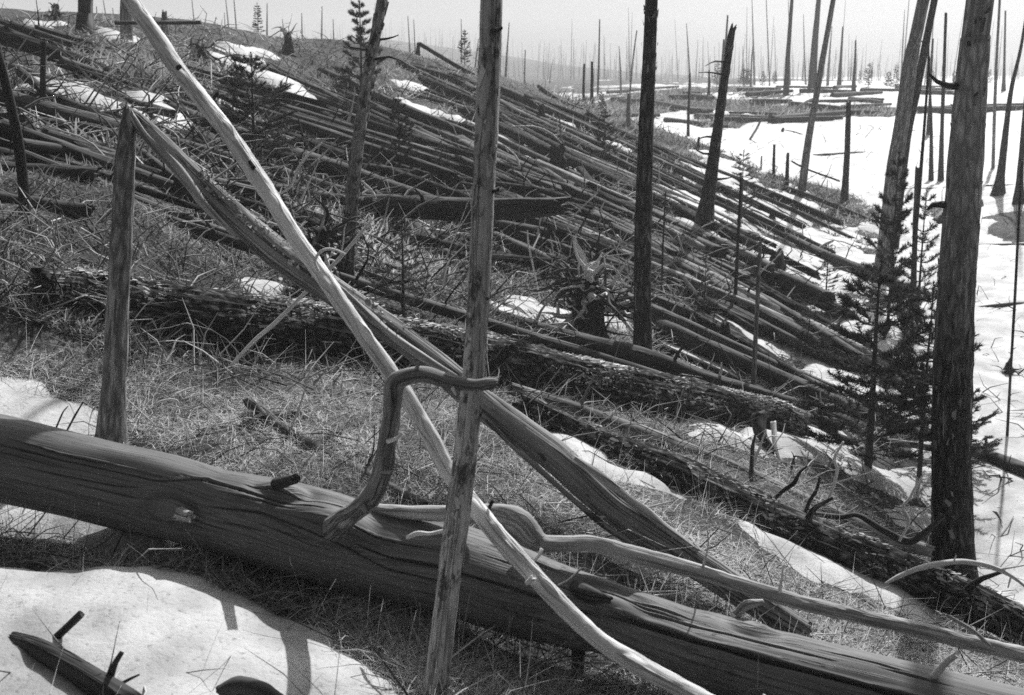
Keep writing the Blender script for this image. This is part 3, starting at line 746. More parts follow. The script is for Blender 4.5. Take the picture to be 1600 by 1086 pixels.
# ------------------------------------------------------------------ barky logs in the middle ground
root = empty('fallen_log', P(700, 590, 9.2), "thick log with flaking scaly bark and a broken right end, behind the leaning trunks", "log")
bark_pts = [(60,455,40,7.9),(180,470,43,8.1),(300,492,44,8.3),(450,508,42,8.6),(600,532,41,8.95),(750,562,40,9.3),(900,594,38,9.65),(1050,622,34,10.0),(1150,641,31,10.2),(1215,654,29,10.35),(1248,668,20,10.4)]
bq, br_ = lie([p[:3] for p in bark_pts])
print('bark log depth', bq[:, 1].round(2))
tb = TB(); tb.tube(bq, br_, n=110, rings=520, amp=.10, ridge=.08, seed=81, freq=9, end=(.3, .9)); tb.build('trunk', M['bark'], root)
flakes('bark_flakes', (bq, br_), 6500, 0.012, root, M['flake'], cover=(-.05, .8), seed=6, lift=.003, asp=4.2, tone=(0.0, 1.0))
part_tube('branch_stub', [(305,515,13,8.2),(302,540,9,8.1),(300,558,4,8.05)], M['char'], root, n=8, rings=6, seed=3)
part_tube('branch_stub', [(775,572,12,9.1),(790,556,11,8.9),(797,545,8,8.8)], M['char'], root, n=10, rings=8, amp=.3, seed=4)
part_tube('root', [(1185,650,14,10.2),(1190,680,8,10.0),(1205,705,6,9.9),(1200,735,4,9.85),(1192,760,3,9.8)], M['char'], root, n=8, rings=16, amp=.2, seed=5)
part_tube('root', [(1208,660,5,10.1),(1212,700,3.5,9.9),(1220,728,3,9.8),(1200,745,2,9.75)], M['bone'], root, n=7, rings=16, amp=.2, seed=6)

def log_thing(label, pts, m='fallen', depth=None, n=24, rings=90, amp=.08, ridge=.05, seed=0, group=None, cat='log', stubs=0, flk=0, name='fallen_log', end=(.5, 1.0)):
    if depth: q, rr = px([(p[0], p[1], p[2], d) for p, d in zip(pts, depth)])
    else: q, rr = lie(pts)
    tb = TB(); tb.tube(q, rr, n=n, rings=rings, amp=amp, ridge=ridge, seed=seed, end=end, freq=4)
    if not stubs and not flk:
        o = tb.build(name, M[m]); return tag(o, label, cat, group)
    root = empty(name, q[len(q)//2] - np.array([0, 0, rr.mean()]), label, cat, group)
    tb.build('trunk', M[m], root)
    rs = random.Random(seed)
    C, r, L = spline(q, rr, 60)
    for k in range(stubs):
        i = rs.randint(4, 55)
        T = C[min(i+1, 59)] - C[i-1]; T /= np.linalg.norm(T)
        up = np.array([rs.uniform(-.4, .4), rs.uniform(-.8, .3), rs.uniform(.3, 1)]); up -= up.dot(T)*T; up /= np.linalg.norm(up)
        l = rs.uniform(.1, .45)
        t2 = TB(); t2.tube([C[i], C[i]+up*(r[i]+l*.4)+T*.05*l, C[i]+up*(r[i]+l)+T*rs.uniform(-.3, .6)*l], [r[i]*.28, r[i]*.16, r[i]*.08], n=6, rings=6, seed=k)
        t2.build('branch_stub', M[rs.choice(['char', 'bone', m])], root)
    if flk: flakes('bark_flakes', (q, rr), flk, 0.013, root, M['flake'], cover=(-.1, .8), seed=seed, lift=.003, asp=3.5, tone=(0.0, .5))
    return root
log_thing("smooth grey log lying behind the barky log right of centre, crossed by dark twigs", [(796,606,10),(900,644,15),(1000,680,16),(1070,706,16),(1170,746,16),(1260,788,16),(1380,840,14),(1455,862,10)], 'fallen_light', seed=91, n=30, rings=200, ridge=.03, stubs=2)
log_thing("long dark furrowed log above the snow strip, running down to the right edge", [(815,636,22),(870,664,26),(950,702,28),(1060,744,29),(1200,808,31),(1330,862,32),(1450,912,33),(1560,962,33),(1700,1030,32)], 'bark', seed=92, n=60, rings=360, ridge=.10, amp=.1, stubs=3, flk=1500)
log_thing("dark log passing below the upturned roots towards the young pines", [(700,470,9),(785,498,12),(900,532,14),(1000,558,16),(1090,590,15),(1260,642,15),(1400,692,14)], 'char', seed=93, n=24, rings=160, stubs=3)
log_thing("dark trunk reaching the young pines from behind the tall dark tree", [(1020,520,10),(1165,568,11),(1290,622,12),(1462,690,12)], 'char', seed=94)
log_thing("thin light pole lying behind the young pines towards the right trunk", [(1350,684,5),(1480,703,6),(1600,722,6)], 'fallen_light', seed=95, n=12, rings=50)
log_thing("dark log on the snow emerging right of the thick right trunk", [(1500,700,12),(1560,722,14),(1640,750,15)], 'fallen', seed=96, n=18, rings=50)
log_thing("dark broken trunk raised above the slope behind the front pole, splintered right end", [(255,312,13),(400,314,15),(560,320,17),(700,327,18),(800,326,17),(872,322,14)], 'char', seed=97, n=36, rings=160, depth=[15,15,14.8,14.6,14.5,14.5], stubs=3, end=(.5, 1.4))
log_thing("slender pale trunk lying behind the front pole at mid slope", [(560,342,3.5),(640,355,4),(730,368,3.6),(880,388,2.8),(970,396,2)], 'pale', seed=98, n=10, rings=60)
log_thing("dark log above the upturned roots", [(740,372,9),(850,428,13),(960,452,13),(1080,490,10)], 'fallen', seed=99, flk=200)
log_thing("split light log in front of the upturned roots", [(730,492,5),(780,516,7),(870,548,8),(960,584,8),(1020,606,6)], 'fallen_light', seed=100, n=14, ridge=.12)
log_thing("forked rotten branch lying in the grass left of centre", [(388,628,8),(412,645,9),(440,668,10),(500,706,11),(580,748,10),(665,790,7)], 'fallen', seed=101, n=18, rings=90, ridge=.12, stubs=3, cat='fallen branch', name='fallen_branch')
log_thing("dark stubby limb leaning on the forked rotten branch", [(375,668,5),(410,652,7),(440,650,8),(468,645,4)], 'char', seed=102, n=10, rings=20, cat='fallen branch', name='fallen_branch')
log_thing("dark log at far left below the upper snow patch", [(-40,86,7),(85,128,8),(190,157,8),(270,178,7)], 'fallen', seed=103, n=14, rings=60)
log_thing("dark log below the lens-shaped snow patch at upper left", [(34,141,6),(120,168,8),(205,192,8),(307,234,8),(375,254,6)], 'char', seed=104, n=14, rings=60, stubs=2)
log_thing("dark log at the left edge at the foot of the short black post", [(-60,178,8),(50,190,9),(146,204,10),(190,220,9)], 'char', seed=105, n=16, rings=60)
log_thing("slim trunk lying level on the skyline at upper left", [(180,36,3),(313,35,3)], 'fallen', seed=106, n=8, rings=30, depth=[24,25])
log_thing("thick dark log right of the dark bushy pine", [(440,214,11),(540,262,13),(640,300,12),(730,330,9)], 'char', seed=107, n=18, rings=70, stubs=2)
log_thing("dark log at the left edge under the leaning black sapling", [(-80,258,11),(60,268,13),(150,272,11)], 'char', seed=108, n=16, rings=50)
log_thing("dark log at the left edge, lower of two", [(-80,300,12),(60,322,14),(140,330,11)], 'char', seed=109, n=16, rings=50)
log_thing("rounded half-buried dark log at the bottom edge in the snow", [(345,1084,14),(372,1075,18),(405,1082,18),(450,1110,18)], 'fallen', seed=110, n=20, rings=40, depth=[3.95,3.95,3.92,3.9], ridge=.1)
log_thing("dark log-shaped solid standing in for a blurred shadow on the bottom left snow", [(24,1000,12),(56,1012,16),(104,1038,20),(160,1072,22),(230,1118,23),(300,1165,23)], 'char', seed=111, n=40, rings=120, depth=[4.22,4.10,3.99,3.87,3.75,3.6], ridge=.1, end=(1.0, .3))  # log-shaped solid modelled in place of a blurred cast shadow on the snow
for pts, lab in [([(84,1000,7,4.2),(105,980,6.5,4.18),(127,959,6.5,4.15)], "short square-cut stick standing in the snow at bottom left"), ([(172,1058,7,3.9),(180,1036,5,3.88),(190,1020,4,3.86)], "short forked black stub beside the bottom left shadow form"),
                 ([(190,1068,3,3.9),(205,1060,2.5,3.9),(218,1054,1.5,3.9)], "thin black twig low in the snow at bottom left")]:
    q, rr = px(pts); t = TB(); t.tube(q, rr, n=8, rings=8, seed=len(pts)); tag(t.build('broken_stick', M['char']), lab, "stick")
q = log_thing("dark pole slanting over the slope foot towards the light leaning tree", [(1205,285,3.5),(1280,312,4),(1370,348,4)], 'char', seed=112, n=10, rings=40)
log_thing("slanting pole on the skyline resting on the snapped stump", [(655,68,3),(700,95,3.4),(748,122,3.6)], 'char', seed=113, n=8, rings=30, depth=[38,38,38])
log_thing("fallen trunk on the crest below the far plain", [(842,135,3.5),(880,160,3.5),(960,190,4)], 'fallen', seed=114, n=8, rings=30, depth=[40,39,38])
log_thing("dark log lying beyond the hollow, left of the thick right trunk", [(1410,297,2.6),(1470,295,2.4),(1500,292,2.2)], 'char', seed=115, n=8, rings=20)
log_thing("long thin log across the far side of the hollow", [(1140,176,2),(1290,177,2.3),(1400,175,2.2),(1510,163,2)], 'char', seed=116, n=8, rings=30)
log_thing("short level log on the snow in the middle of the hollow", [(1270,243,2),(1320,240,2),(1356,238,1.5)], 'char', seed=117, n=8, rings=20)
log_thing("thin bent stick on the snow in the hollow", [(1222,203,1.2),(1240,206,1.2),(1256,211,1)], 'char', seed=118, n=6, rings=12)
log_thing("long arched pole beside the small broken posts in the hollow", [(1237,252,1.5),(1260,264,1.6),(1312,283,1.6)], 'char', seed=119, n=6, rings=20, depth=[32,32,32])
log_thing("level log near the far right snags", [(1540,291,2.5),(1600,290,2.4),(1660,289,2.2)], 'char', seed=120, n=8, rings=20)
log_thing("thick log end leaning out from behind the thick right trunk", [(1460,345,4),(1490,325,10),(1530,318,9)], 'fallen_light', seed=121, n=12, rings=20)
log_thing("level log on the snow right of the thick trunk", [(1530,384,3),(1600,383,3.5),(1680,382,3)], 'char', seed=122, n=8, rings=20)
log_thing("snow-edged log right of the thick trunk at half height", [(1530,482,4),(1570,477,4),(1640,474,4)], 'fallen', seed=123, n=8, rings=20)
log_thing("log on snow low at the right edge", [(1525,548,3),(1600,545,4),(1680,544,3)], 'fallen', seed=124, n=8, rings=20)

# ------------------------------------------------------------------ the fallen forest on the slope
def inside(poly, x, y):
    r = False
    for i in range(len(poly)):
        x0, y0 = poly[i-1]; x1, y1 = poly[i]
        if (y0 > y) != (y1 > y) and x < x0 + (y-y0)*(x1-x0)/(y1-y0): r = not r
    return r
SLOPE = [(-150,60),(130,60),(400,78),(620,100),(740,128),(860,165),(1000,210),(1200,285),(1370,362),(1420,430),(1450,540),(1470,700),(1300,720),(1000,560),(760,470),(520,440),(330,380),(200,330),(-150,330)]
def slope_angle(u, v):
    a = np.interp(u, [-150, 300, 600, 900, 1400], [14, 20, 25, 26, 22])
    return a - np.interp(v, [100, 300, 600], [0, 0, 2])
regions = [("weathered trunk lying among fallen timber on the upper left slope", lambda u, v: u < 420),
           ("weathered trunk lying down the crest of the slope towards the far plain", lambda u, v: v < 150 + max(0, u-740)*.42),
           ("weathered trunk among parallel windthrown trunks between front pole and tall dark tree", lambda u, v: u < 1000),
           ("weathered trunk with snow beside it at the foot of the slope", lambda u, v: True)]
LAND = [(868,250,'spiky black stump'),(915,470,'upturned root mass'),(1004,300,'tall straight dark trunk'),(1004,470,'tall straight trunk foot'),(1110,290,'broken leaning dark trunk'),(550,330,'mottled leaning trunk'),(752,200,'front pole'),(745,420,'front pole, low down'),
        (845,180,'rounded root clump'),(1210,420,'jagged stump'),(400,180,'dark bushy pine'),(450,75,'antler-like root clump'),(312,90,'tangled root clump'),(67,130,'short black post'),(240,180,'lens-shaped snow patch'),(190,300,'broken tree at left'),
        (653,85,'snapped stump on the crest'),(1158,300,'spindly mid-slope pine'),(625,230,'young pine on the slope'),(725,85,'bushy crest pine'),(1180,500,'slim grey stem'),(505,410,'burnt stump at left centre'),(20,220,'curved black sapling'),(1370,440,'light leaning tree foot'),(1262,510,'small open pine'),(320,280,'pale leaning pole'),(944,220,'small mid-slope pine')]
def where_label(size, tone, extra, u, v):
    (x, y, nm) = min(LAND, key=lambda q: math.hypot(q[0]-u, (q[1]-v)*1.3))
    dx, dy = u-x, v-y
    h = 'left' if dx < 0 else 'right'; vv = 'above' if dy < 0 else 'below'
    if abs(dx) < 18 and abs(dy) < 14: rel = 'crossing beside'
    elif abs(dx) > 2.2*abs(dy): rel = ('just ' if abs(dx) < 45 else '') + h + ' of'
    elif abs(dy) > 2.2*abs(dx): rel = ('just ' if abs(dy) < 30 else '') + vv
    else: rel = vv + '-' + h + ' of'
    lb = f"{size} {extra}{tone} log {rel} the {nm}"
    return lb if len(lb.replace('-', ' ').split()) <= 15 else f"{tone} log {rel} the {nm}"
rl = random.Random(5); count = 0; tries = 0
while count < 175 and tries < 9000:
    tries += 1
    u, v = rl.uniform(-140, 1390), rl.uniform(60, 640)
    if not inside(SLOPE, u, v): continue
    dens = 1.0 if u > 640 else 0.45 if u > 400 else 0.25
    if rl.random() > dens: continue
    a = math.radians(slope_angle(u, v) + rl.gauss(0, 3.0) + (rl.choice([-22, -12, 12, 18]) if v < 420 and rl.random() < .09 else 0))
    (w0,), m0 = hit(u, v)
    if m0[0] or w0[1] > 50: continue
    if w0[1] < 20 and rl.random() < .35: continue
    if u > 1080 and rl.random() < .4: continue
    Lw = rl.uniform(4.5, 13) * (0.75 if w0[1] < 15 else 1)
    Lp = Lw*0.85*FPX/w0[1]
    u1, v1 = u + Lp*math.cos(a), v + Lp*math.sin(a)
    if not inside(SLOPE, u1, v1): 
        u1, v1 = (u+u1)/2, (v+v1)/2
        if not inside(SLOPE, u1, v1): continue
    (w1,), m1 = hit(u1, v1)
    if m1[0] or w1[1] > 60: continue
    if any(815 < u+(u1-u)*q_ < 1000 and 425 < v+(v1-v)*q_ < 540 for q_ in (.0,.15,.3,.45,.6,.75,.9,1)): continue
    Lr = np.linalg.norm(w1-w0)
    if Lr > 20 or Lr < 2 or abs(w1[1]-w0[1]) > 11: continue
    r0 = rl.uniform(.055, .125)
    if w0[1] < 15: r0 *= .7
    tt = np.linspace(.15, .85, 7); fs = snow_depth(w0[0]+(w1[0]-w0[0])*tt, w0[1]+(w1[1]-w0[1])*tt)
    if (fs > .05).sum() > 1 and rl.random() < .9: continue
    line = drape(w0, w1, r0*.8)
    mid = rl.uniform(-.035, .035)*Lr
    pts = np.array([line[0], line[3], line[6], line[8]]); pts[1, 0] += mid*.4; pts[2, 2] += abs(mid)*.15
    rev = rl.random() < .25
    rads = [r0, r0*.92, r0*.8, r0*.62]
    if rev: rads = rads[::-1]
    m = rl.choices(['char', 'fallen', 'fallen_light', 'slopebark'], [.34, .20, .04, .42])[0]
    tb = TB(); tb.tube(pts, rads, n=10 if w0[1] > 20 else 14, rings=int(14 + Lr*2), amp=.13, ridge=.09, seed=rl.randint(0, 9999) % 997, end=(.8, 1.4), freq=3)
    um, vm = (u+u1)/2, (v+v1)/2
    ns = rl.choice([0, 0, 1, 2, 3]) if w0[1] < 26 else 0
    lab = where_label(('thick' if r0 > .09 else 'slender' if r0 < .065 else 'medium'), {'char': 'charred black', 'fallen': 'weathered dark', 'fallen_light': 'pale grey', 'slopebark': 'rough-barked'}[m], 'stubby ' if ns else '', um, vm)
    if ns:
        root = empty('fallen_log', pts[1]-np.array([0, 0, r0]), lab, 'log', 'windthrown trunks on the slope')
        tb.build('trunk', M[m], root)
        for k in range(ns):
            t = rl.uniform(.15, .9); c = pts[0]*(1-t) + pts[3]*t
            d = np.array([rl.uniform(-.6, .6), rl.uniform(-.8, .5), rl.uniform(.3, 1)]); l = rl.uniform(.2, .8)
            T2 = TB(); T2.tube([c, c+d*l*.55, c+d*l+np.array([rl.uniform(-.2, .2), 0, rl.uniform(-.1, .15)])], [r0*.25, r0*.15, r0*.06], n=5, rings=6, seed=k)
            T2.build('branch_stub', M[rl.choice(['char', 'bone', 'fallen'])], root)
    else:
        tag(tb.build('fallen_log', M[m]), lab, 'log', 'windthrown trunks on the slope')
    count += 1
print('slope logs', count)
# far bank
for k in range(60):
    u = rl.uniform(830, 1640); v = rl.uniform(136, 196) if u < 1240 else rl.uniform(134, 182)
    L = rl.uniform(25, 120); a = math.radians(rl.gauss(0, 4))
    (w0, w1), mm = hit([u, u+L*math.cos(a)], [v, v+L*math.sin(a)])
    if mm.any() or np.linalg.norm(w1-w0) > 16 or w0[1] < 48: continue
    r0 = rl.uniform(.1, .18); line = drape(w0, w1, r0, 0)
    tb = TB(); tb.tube(line[[0, 4, 8]], [r0, r0*.9, r0*.6], n=7, rings=10, seed=k)
    spans = [(0,'left of the tall straight trunk'),(1010,'between the tall straight trunk and broken leaning one'),(1140,'left of the knob-topped far tree'),(1232,'between the knob-topped tree and lone hollow trunk'),(1325,'left of the light leaning tree'),(1412,'between the light leaning tree and thick right trunk'),(1510,'right of the thick right trunk')]
    lb = ('short' if L < 55 else 'long') + (' dark' if k % 2 else ' grey') + ' far bank log ' + [t for q, t in spans if q <= u][-1]
    tag(tb.build('fallen_log', M['char' if k % 2 else 'fallen']), lb, 'log', 'fallen trunks on the far bank')
#PART3
# ------------------------------------------------------------------ standing dead trees
def standing(label, pts, m='trunkbark', d=None, n=14, rings=60, up=0.0, stubs=0, seed=0, group=None, flk=0, end=(.2, .8), flare=.25, name='dead_tree', cat='dead tree', sink=.08):
    """pts from the foot upwards (u, v, half width); d: distance, else where the foot meets the ground"""
    if d is None:
        (w,), m0 = hit(pts[0][0], pts[0][1]); d = w[1]
    q, rr = px([(p[0], p[1], p[2], d) for p in pts])
    q[0, 2] = gz(q[0, 0], q[0, 1]) - sink
    if up:
        t = (q[-1]-q[-2]); t /= np.linalg.norm(t)
        q = np.vstack([q, q[-1]+t*up]); rr = np.r_[rr, rr[-1]*.45]
    tb = TB(); tb.tube(q, rr, n=n, rings=rings, amp=.06, ridge=.04, seed=seed, end=end, flare=flare, freq=5)
    if not stubs and not flk: return tag(tb.build(name, M[m]), label, cat, group)
    root = empty(name, q[0], label, cat, group)
    tb.build('trunk', M[m], root)
    rs = random.Random(seed); C, r, L = spline(q, rr, 60)
    for k in range(stubs):
        i = rs.randint(8, 50); sd = rs.choice([-1, 1])
        l = rs.uniform(.05, .3)*max(1, d/14)
        t2 = TB(); t2.tube([C[i], C[i]+np.array([sd*(r[i]+l*.5), rs.uniform(-.5, .1)*l, l*.1]), C[i]+np.array([sd*(r[i]+l), rs.uniform(-.6, .1)*l, l*rs.uniform(-.2, .5)])], [r[i]*.3, r[i]*.18, r[i]*.08], n=5, rings=5, seed=k)
        t2.build('branch_stub', M['char'], root)
    if flk: flakes('bark_flakes', (q[:-1] if up else q, rr[:-1] if up else rr), flk, 0.03, root, M['flake'], cover=(-1, 1), seed=seed, lift=.003, asp=4, tone=(0.0, .35))
    return root
standing("thick dark burnt trunk with pale peeling strips, standing at the right", [(1492,905,38),(1489,850,32),(1486,700,30),(1492,500,29),(1503,330,27),(1513,180,24),(1524,60,21),(1532,0,19.5)], 'tallburnt', n=44, rings=300, up=5.5, stubs=4, seed=5, flk=260, flare=.12)
standing("tall straight dark trunk standing right of centre behind the barky log", [(1004,582,16),(1004,500,14),(1004,400,13),(1008,250,12),(1014,100,10.5),(1018,0,9.5)], 'trunkbark', n=26, rings=160, up=5, stubs=3, seed=6, flk=160, flare=.12)
standing("dark trunk with a broken top leaning to the right at mid slope", [(1098,356,14),(1106,310,10),(1116,240,8.5),(1130,140,6.5),(1142,60,5.2),(1146,42,4)], 'trunkbark', n=20, rings=90, stubs=5, seed=7, end=(.2, 1.5), flk=60)
standing("mottled trunk leaning right beside the leaning pale pole", [(538,436,12),(546,360,10),(556,250,9.5),(570,150,9),(584,70,8.5),(597,0,8)], 'mottled', n=24, rings=160, up=3, stubs=6, seed=8, flk=300, flare=.2)
standing("smooth light trunk leaning right behind the young pines", [(1376,436,12),(1386,360,11.5),(1396,270,11.5),(1408,200,11),(1424,90,10),(1443,0,9)], 'lightbark', n=24, rings=140, up=5, stubs=2, seed=9, flare=.15)
standing("darker trunk crossing behind the smooth light leaning tree", [(1400,330,7),(1414,230,7),(1430,150,6.5),(1448,60,5.5),(1462,-10,5)], 'trunkbark', d=26, n=14, rings=80, up=5, stubs=3, seed=10)
standing("slim pale-topped tree leaning right on the edge of the hollow", [(1252,302,6),(1260,240,5.5),(1270,180,5),(1284,100,4.5),(1302,0,3.6)], 'lightbark', n=12, rings=70, up=5, seed=11)
standing("broken slim trunk standing alone in the hollow", [(1319,318,6),(1322,270,4.6),(1325,200,4.2),(1326,160,3.6)], 'trunkbark', n=12, rings=40, seed=12)
standing("tall dark tree on the far bank with a small knob near its top", [(1228,150,4.2),(1231,90,3.4),(1236,20,2.6),(1238,-10,2.4)], 'trunkbark', n=8, rings=30, up=4, seed=13)
standing("left tree of a close pair on the far bank", [(1265,143,3.5),(1270,80,3),(1278,0,2.4)], 'char', n=8, rings=30, up=6, seed=14)
standing("right tree of a close pair on the far bank", [(1273,131,3),(1276,60,2.5),(1281,-5,2.2)], 'fallen', n=8, rings=30, up=6, seed=15, d=84)
standing("dark short spar on the far plain right of the pair", [(1311,133,3.5),(1314,90,2),(1317,42,1.2)], 'char', n=8, rings=20, seed=16, d=100)
standing("dark spar with a thick black foot on the far bank", [(1334,146,3.6),(1334,125,2.6),(1336,95,1.8),(1337,63,1)], 'char', n=8, rings=20, seed=17)
standing("thin straight tree in the hollow, left of two thin trees", [(1455,284,3.8),(1455,200,2.2),(1452,115,1.8),(1449,40,1.5)], 'char', n=8, rings=40, seed=18)
standing("thin straight tree in the hollow, right of two thin trees", [(1470,284,4.6),(1472,200,2.8),(1475,110,2.5),(1478,20,2)], 'char', n=8, rings=40, seed=19)
standing("short thin tree standing farther back between the two thin trees", [(1450,212,3),(1453,150,1.8),(1458,60,1.2)], 'char', n=8, rings=30, seed=20)
standing("thin crooked dark sapling rising left of the thick right trunk", [(1424,515,5),(1428,420,4),(1430,368,3.5),(1436,300,2.8),(1444,200,2.2),(1452,90,1.6)], 'char', n=8, rings=60, seed=21, d=18)
standing("thin snapped post just right of the light leaning tree", [(1430,440,4.2),(1430,350,3.8),(1434,262,3.6)], 'fallen', n=8, rings=30, seed=22, d=20)
standing("snag with a swollen black foot near the right edge", [(1559,307,8),(1564,270,5.5),(1571,210,4.4),(1580,140,3.2),(1594,80,2.4),(1606,10,2)], 'trunkbark', n=12, rings=60, seed=23, flare=.8, up=3)
standing("snag cut by the right edge with a black burnt foot", [(1592,322,8),(1594,280,5),(1598,220,4),(1606,120,3)], 'trunkbark', n=12, rings=40, seed=24, flare=.8, up=6)
standing("slim dark spar right of the thick trunk on the far bank", [(1568,143,3.4),(1569,110,2),(1571,17,1.2)], 'char', n=8, rings=20, seed=25)
standing("thin grey tree just right of the thick trunk", [(1552,260,2.6),(1556,120,2.2),(1562,0,1.8)], 'lightbark', d=40, n=8, rings=30, seed=26, up=5)
standing("very thin sapling at the right edge with a dark knob", [(1574,686,2.4),(1578,600,2.2),(1585,480,2.2),(1590,380,2),(1597,250,1.7)], 'fallen', n=7, rings=50, seed=27)
standing("dark tree base cut by the top edge at upper left", [(132,48,12),(133,20,10.5),(134,-20,10)], 'char', n=14, rings=30, up=6, seed=28, d=25.5)
standing("short black post standing at left in front of the snow patches", [(67,192,6),(67,130,4.5),(68,65,4)], 'char', n=10, rings=30, stubs=2, seed=29)
standing("curved black sapling at the left edge", [(38,352,9),(37,300,8),(30,230,8),(18,170,7.5),(4,110,7),(-14,40,6)], 'char', n=14, rings=60, seed=30, d=9.0, up=1.5)
standing("grey trunk at the top edge behind the pale leaning pole", [(196,40,9),(197,0,8.5),(197,-30,8)], 'lightbark', n=10, rings=20, up=5, seed=31, d=25)
standing("short pale stump behind the pale leaning pole on the skyline", [(258,54,6),(257,34,5),(257,17,3.5)], 'lightbark', n=10, rings=16, seed=32, d=27, name='tree_stump', cat='stump')
standing("slim grey sapling stem right of the tall dark trunk", [(1176,622,4.4),(1180,540,3.8),(1184,460,3.4),(1188,378,2.6)], 'lightbark', n=10, rings=60, seed=33, stubs=3)
standing("thin dark sapling stem left of the slim grey stem", [(1148,490,3.2),(1152,400,2.6),(1156,320,2.2),(1158,270,1.4)], 'char', n=8, rings=40, seed=34)
standing("thin bare stem at mid slope right of the tall dark trunk", [(1033,470,2),(1036,380,1.6),(1040,300,1.2)], 'fallen', n=6, rings=30, seed=35)
standing("snapped stump on the crest holding up a slanting pole", [(653,100,4),(653,82,3),(654,66,2.4)], 'char', n=8, rings=14, seed=36, d=40, name='tree_stump', cat='stump')
standing("short dark post on the crest, left of two", [(912,152,2.4),(912,125,1.8),(913,100,1.4)], 'char', n=8, rings=14, seed=37, d=46, name='snapped_post')
standing("taller dark post on the crest, right of two", [(924,160,3),(925,130,2.4),(925,97,1.8)], 'char', n=8, rings=14, seed=38, d=46, name='snapped_post')
standing("pale post below the crest left of the tall dark trunk", [(982,196,3.4),(982,170,3),(983,146,2.6)], 'fallen_light', n=8, rings=14, seed=39, name='snapped_post')
standing("slim leaning spar below the plain left of the leaning dark trunk", [(1075,215,2.4),(1076,170,2),(1078,115,1.6)], 'fallen', n=8, rings=20, seed=40)
standing("left of three small posts at the foot of the slope", [(1209,276,2.6),(1209,250,2.2),(1210,226,1.8)], 'char', n=8, rings=12, seed=41, name='snapped_post')
standing("taller of three small posts at the foot of the slope", [(1229,292,3.6),(1230,268,2.8),(1231,240,2.2)], 'char', n=8, rings=12, seed=42, name='snapped_post')
standing("pale short post left of the three dark ones", [(1189,266,1.6),(1190,244,1.3)], 'fallen_light', n=6, rings=8, seed=43, name='snapped_post')
standing("small dark post behind the leaning broken dark trunk", [(1091,230,2.2),(1092,214,1.8)], 'char', n=6, rings=8, seed=44, name='snapped_post')
standing("thin dark spar with brush at its foot on the far bank left", [(1125,150,3.5),(1128,110,2),(1131,62,1.4)], 'char', n=8, rings=20, seed=45, d=80)
standing("tall thin spar rising behind the broken leaning trunk", [(1126,140,3),(1133,80,1.8),(1137,24,1.2)], 'char', n=8, rings=20, seed=46, d=84)
standing("black spar with a thick foot left of the far bank brush", [(1107,150,2.6),(1108,130,2),(1108,110,1.2)], 'char', n=8, rings=20, seed=47, d=72)
standing("slim pale spear of wood rising beside the spiky stump", [(880,262,2.2),(877,220,1.6),(874,180,1)], 'fallen_light', n=6, rings=16, seed=48)
standing("thin dark stem rising behind the crest in the middle", [(934,140,2),(936,80,1.4),(937,30,1)], 'char', d=90, n=6, rings=16, seed=49)
standing("very faint stem behind the crest left of the middle one", [(819,150,1.6),(820,100,1.1),(821,78,.8)], 'char', d=100, n=6, rings=16, seed=50)
standing("slanting thin spar on the far plain left of the tall dark trunk", [(984,150,1.6),(988,100,1.2),(995,48,1)], 'fallen', d=90, n=6, rings=16, seed=52)

rf = random.Random(77)
glab = "thin bare dead tree standing far off on the misty plain"
cnt = 0
for k in range(60):
    u = rf.uniform(830, 1640); 
    if k % 3 == 0: u = rf.uniform(1040, 1640)
    dd = rf.uniform(85, 260)
    rx, _ = rayv(u, 120); x = float(rx)*dd; z0 = float(gz(x, dd))
    h = rf.uniform(3, 11) * (1 if rf.random() < .8 else .4); r0 = rf.uniform(.045, .10)
    lean = rf.gauss(0, .055)*h
    tb = TB(); tb.tube([(x, dd, z0-.2), (x+lean*.5, dd, z0+h*.5), (x+lean+rf.gauss(0, .05), dd, z0+h)], [r0*1.25, r0*.8, r0*.3], n=5, rings=8, seed=k % 50, flare=.3)
    fspans = [(0,'left of the tall straight trunk'),(1016,'between the tall straight trunk and broken leaning one'),(1146,'between the broken leaning trunk and knob-topped tree'),(1232,'between the knob-topped tree and close pair'),(1275,'between the close pair and short dark spar'),(1315,'right of the short dark spar'),(1350,'left of the light leaning tree'),(1445,'between the light leaning tree and thick trunk'),(1540,'right of the thick trunk')]
    lb = ('tall' if h > 7 else 'short' if h < 4 else 'slim') + (' faint' if dd > 170 else ' grey') + ' dead tree on the plain ' + [t for q, t in fspans if q <= u][-1]
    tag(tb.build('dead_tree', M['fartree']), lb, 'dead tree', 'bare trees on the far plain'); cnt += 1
# behind the left skyline
gl2 = "faint thin dead tree rising behind the left skyline"
for k, (u, v0) in enumerate([(148,10),(168,0),(180,12),(303,0),(350,20),(355,-20),(366,-30),(414,5),(500,10),(520,30),(560,15),(640,25),(648,30),(720,30),(790,35),(740,60),(470,20),(445,30)]):
    d = 62 + 3*(k % 7)
    q = P(u, v0, d); z0 = float(gz(q[0], d))
    if q[2] - z0 < 1: continue
    tb = TB(); tb.tube([(q[0]-.1, d, z0-.2), (q[0], d, (z0+q[2])/2), (q[0]+rf.gauss(0, .15), d, q[2])], [.09, .06, .02], n=5, rings=8, seed=k, flare=.2)
    tag(tb.build('dead_tree', M['fartree']), gl2, 'dead tree', gl2)
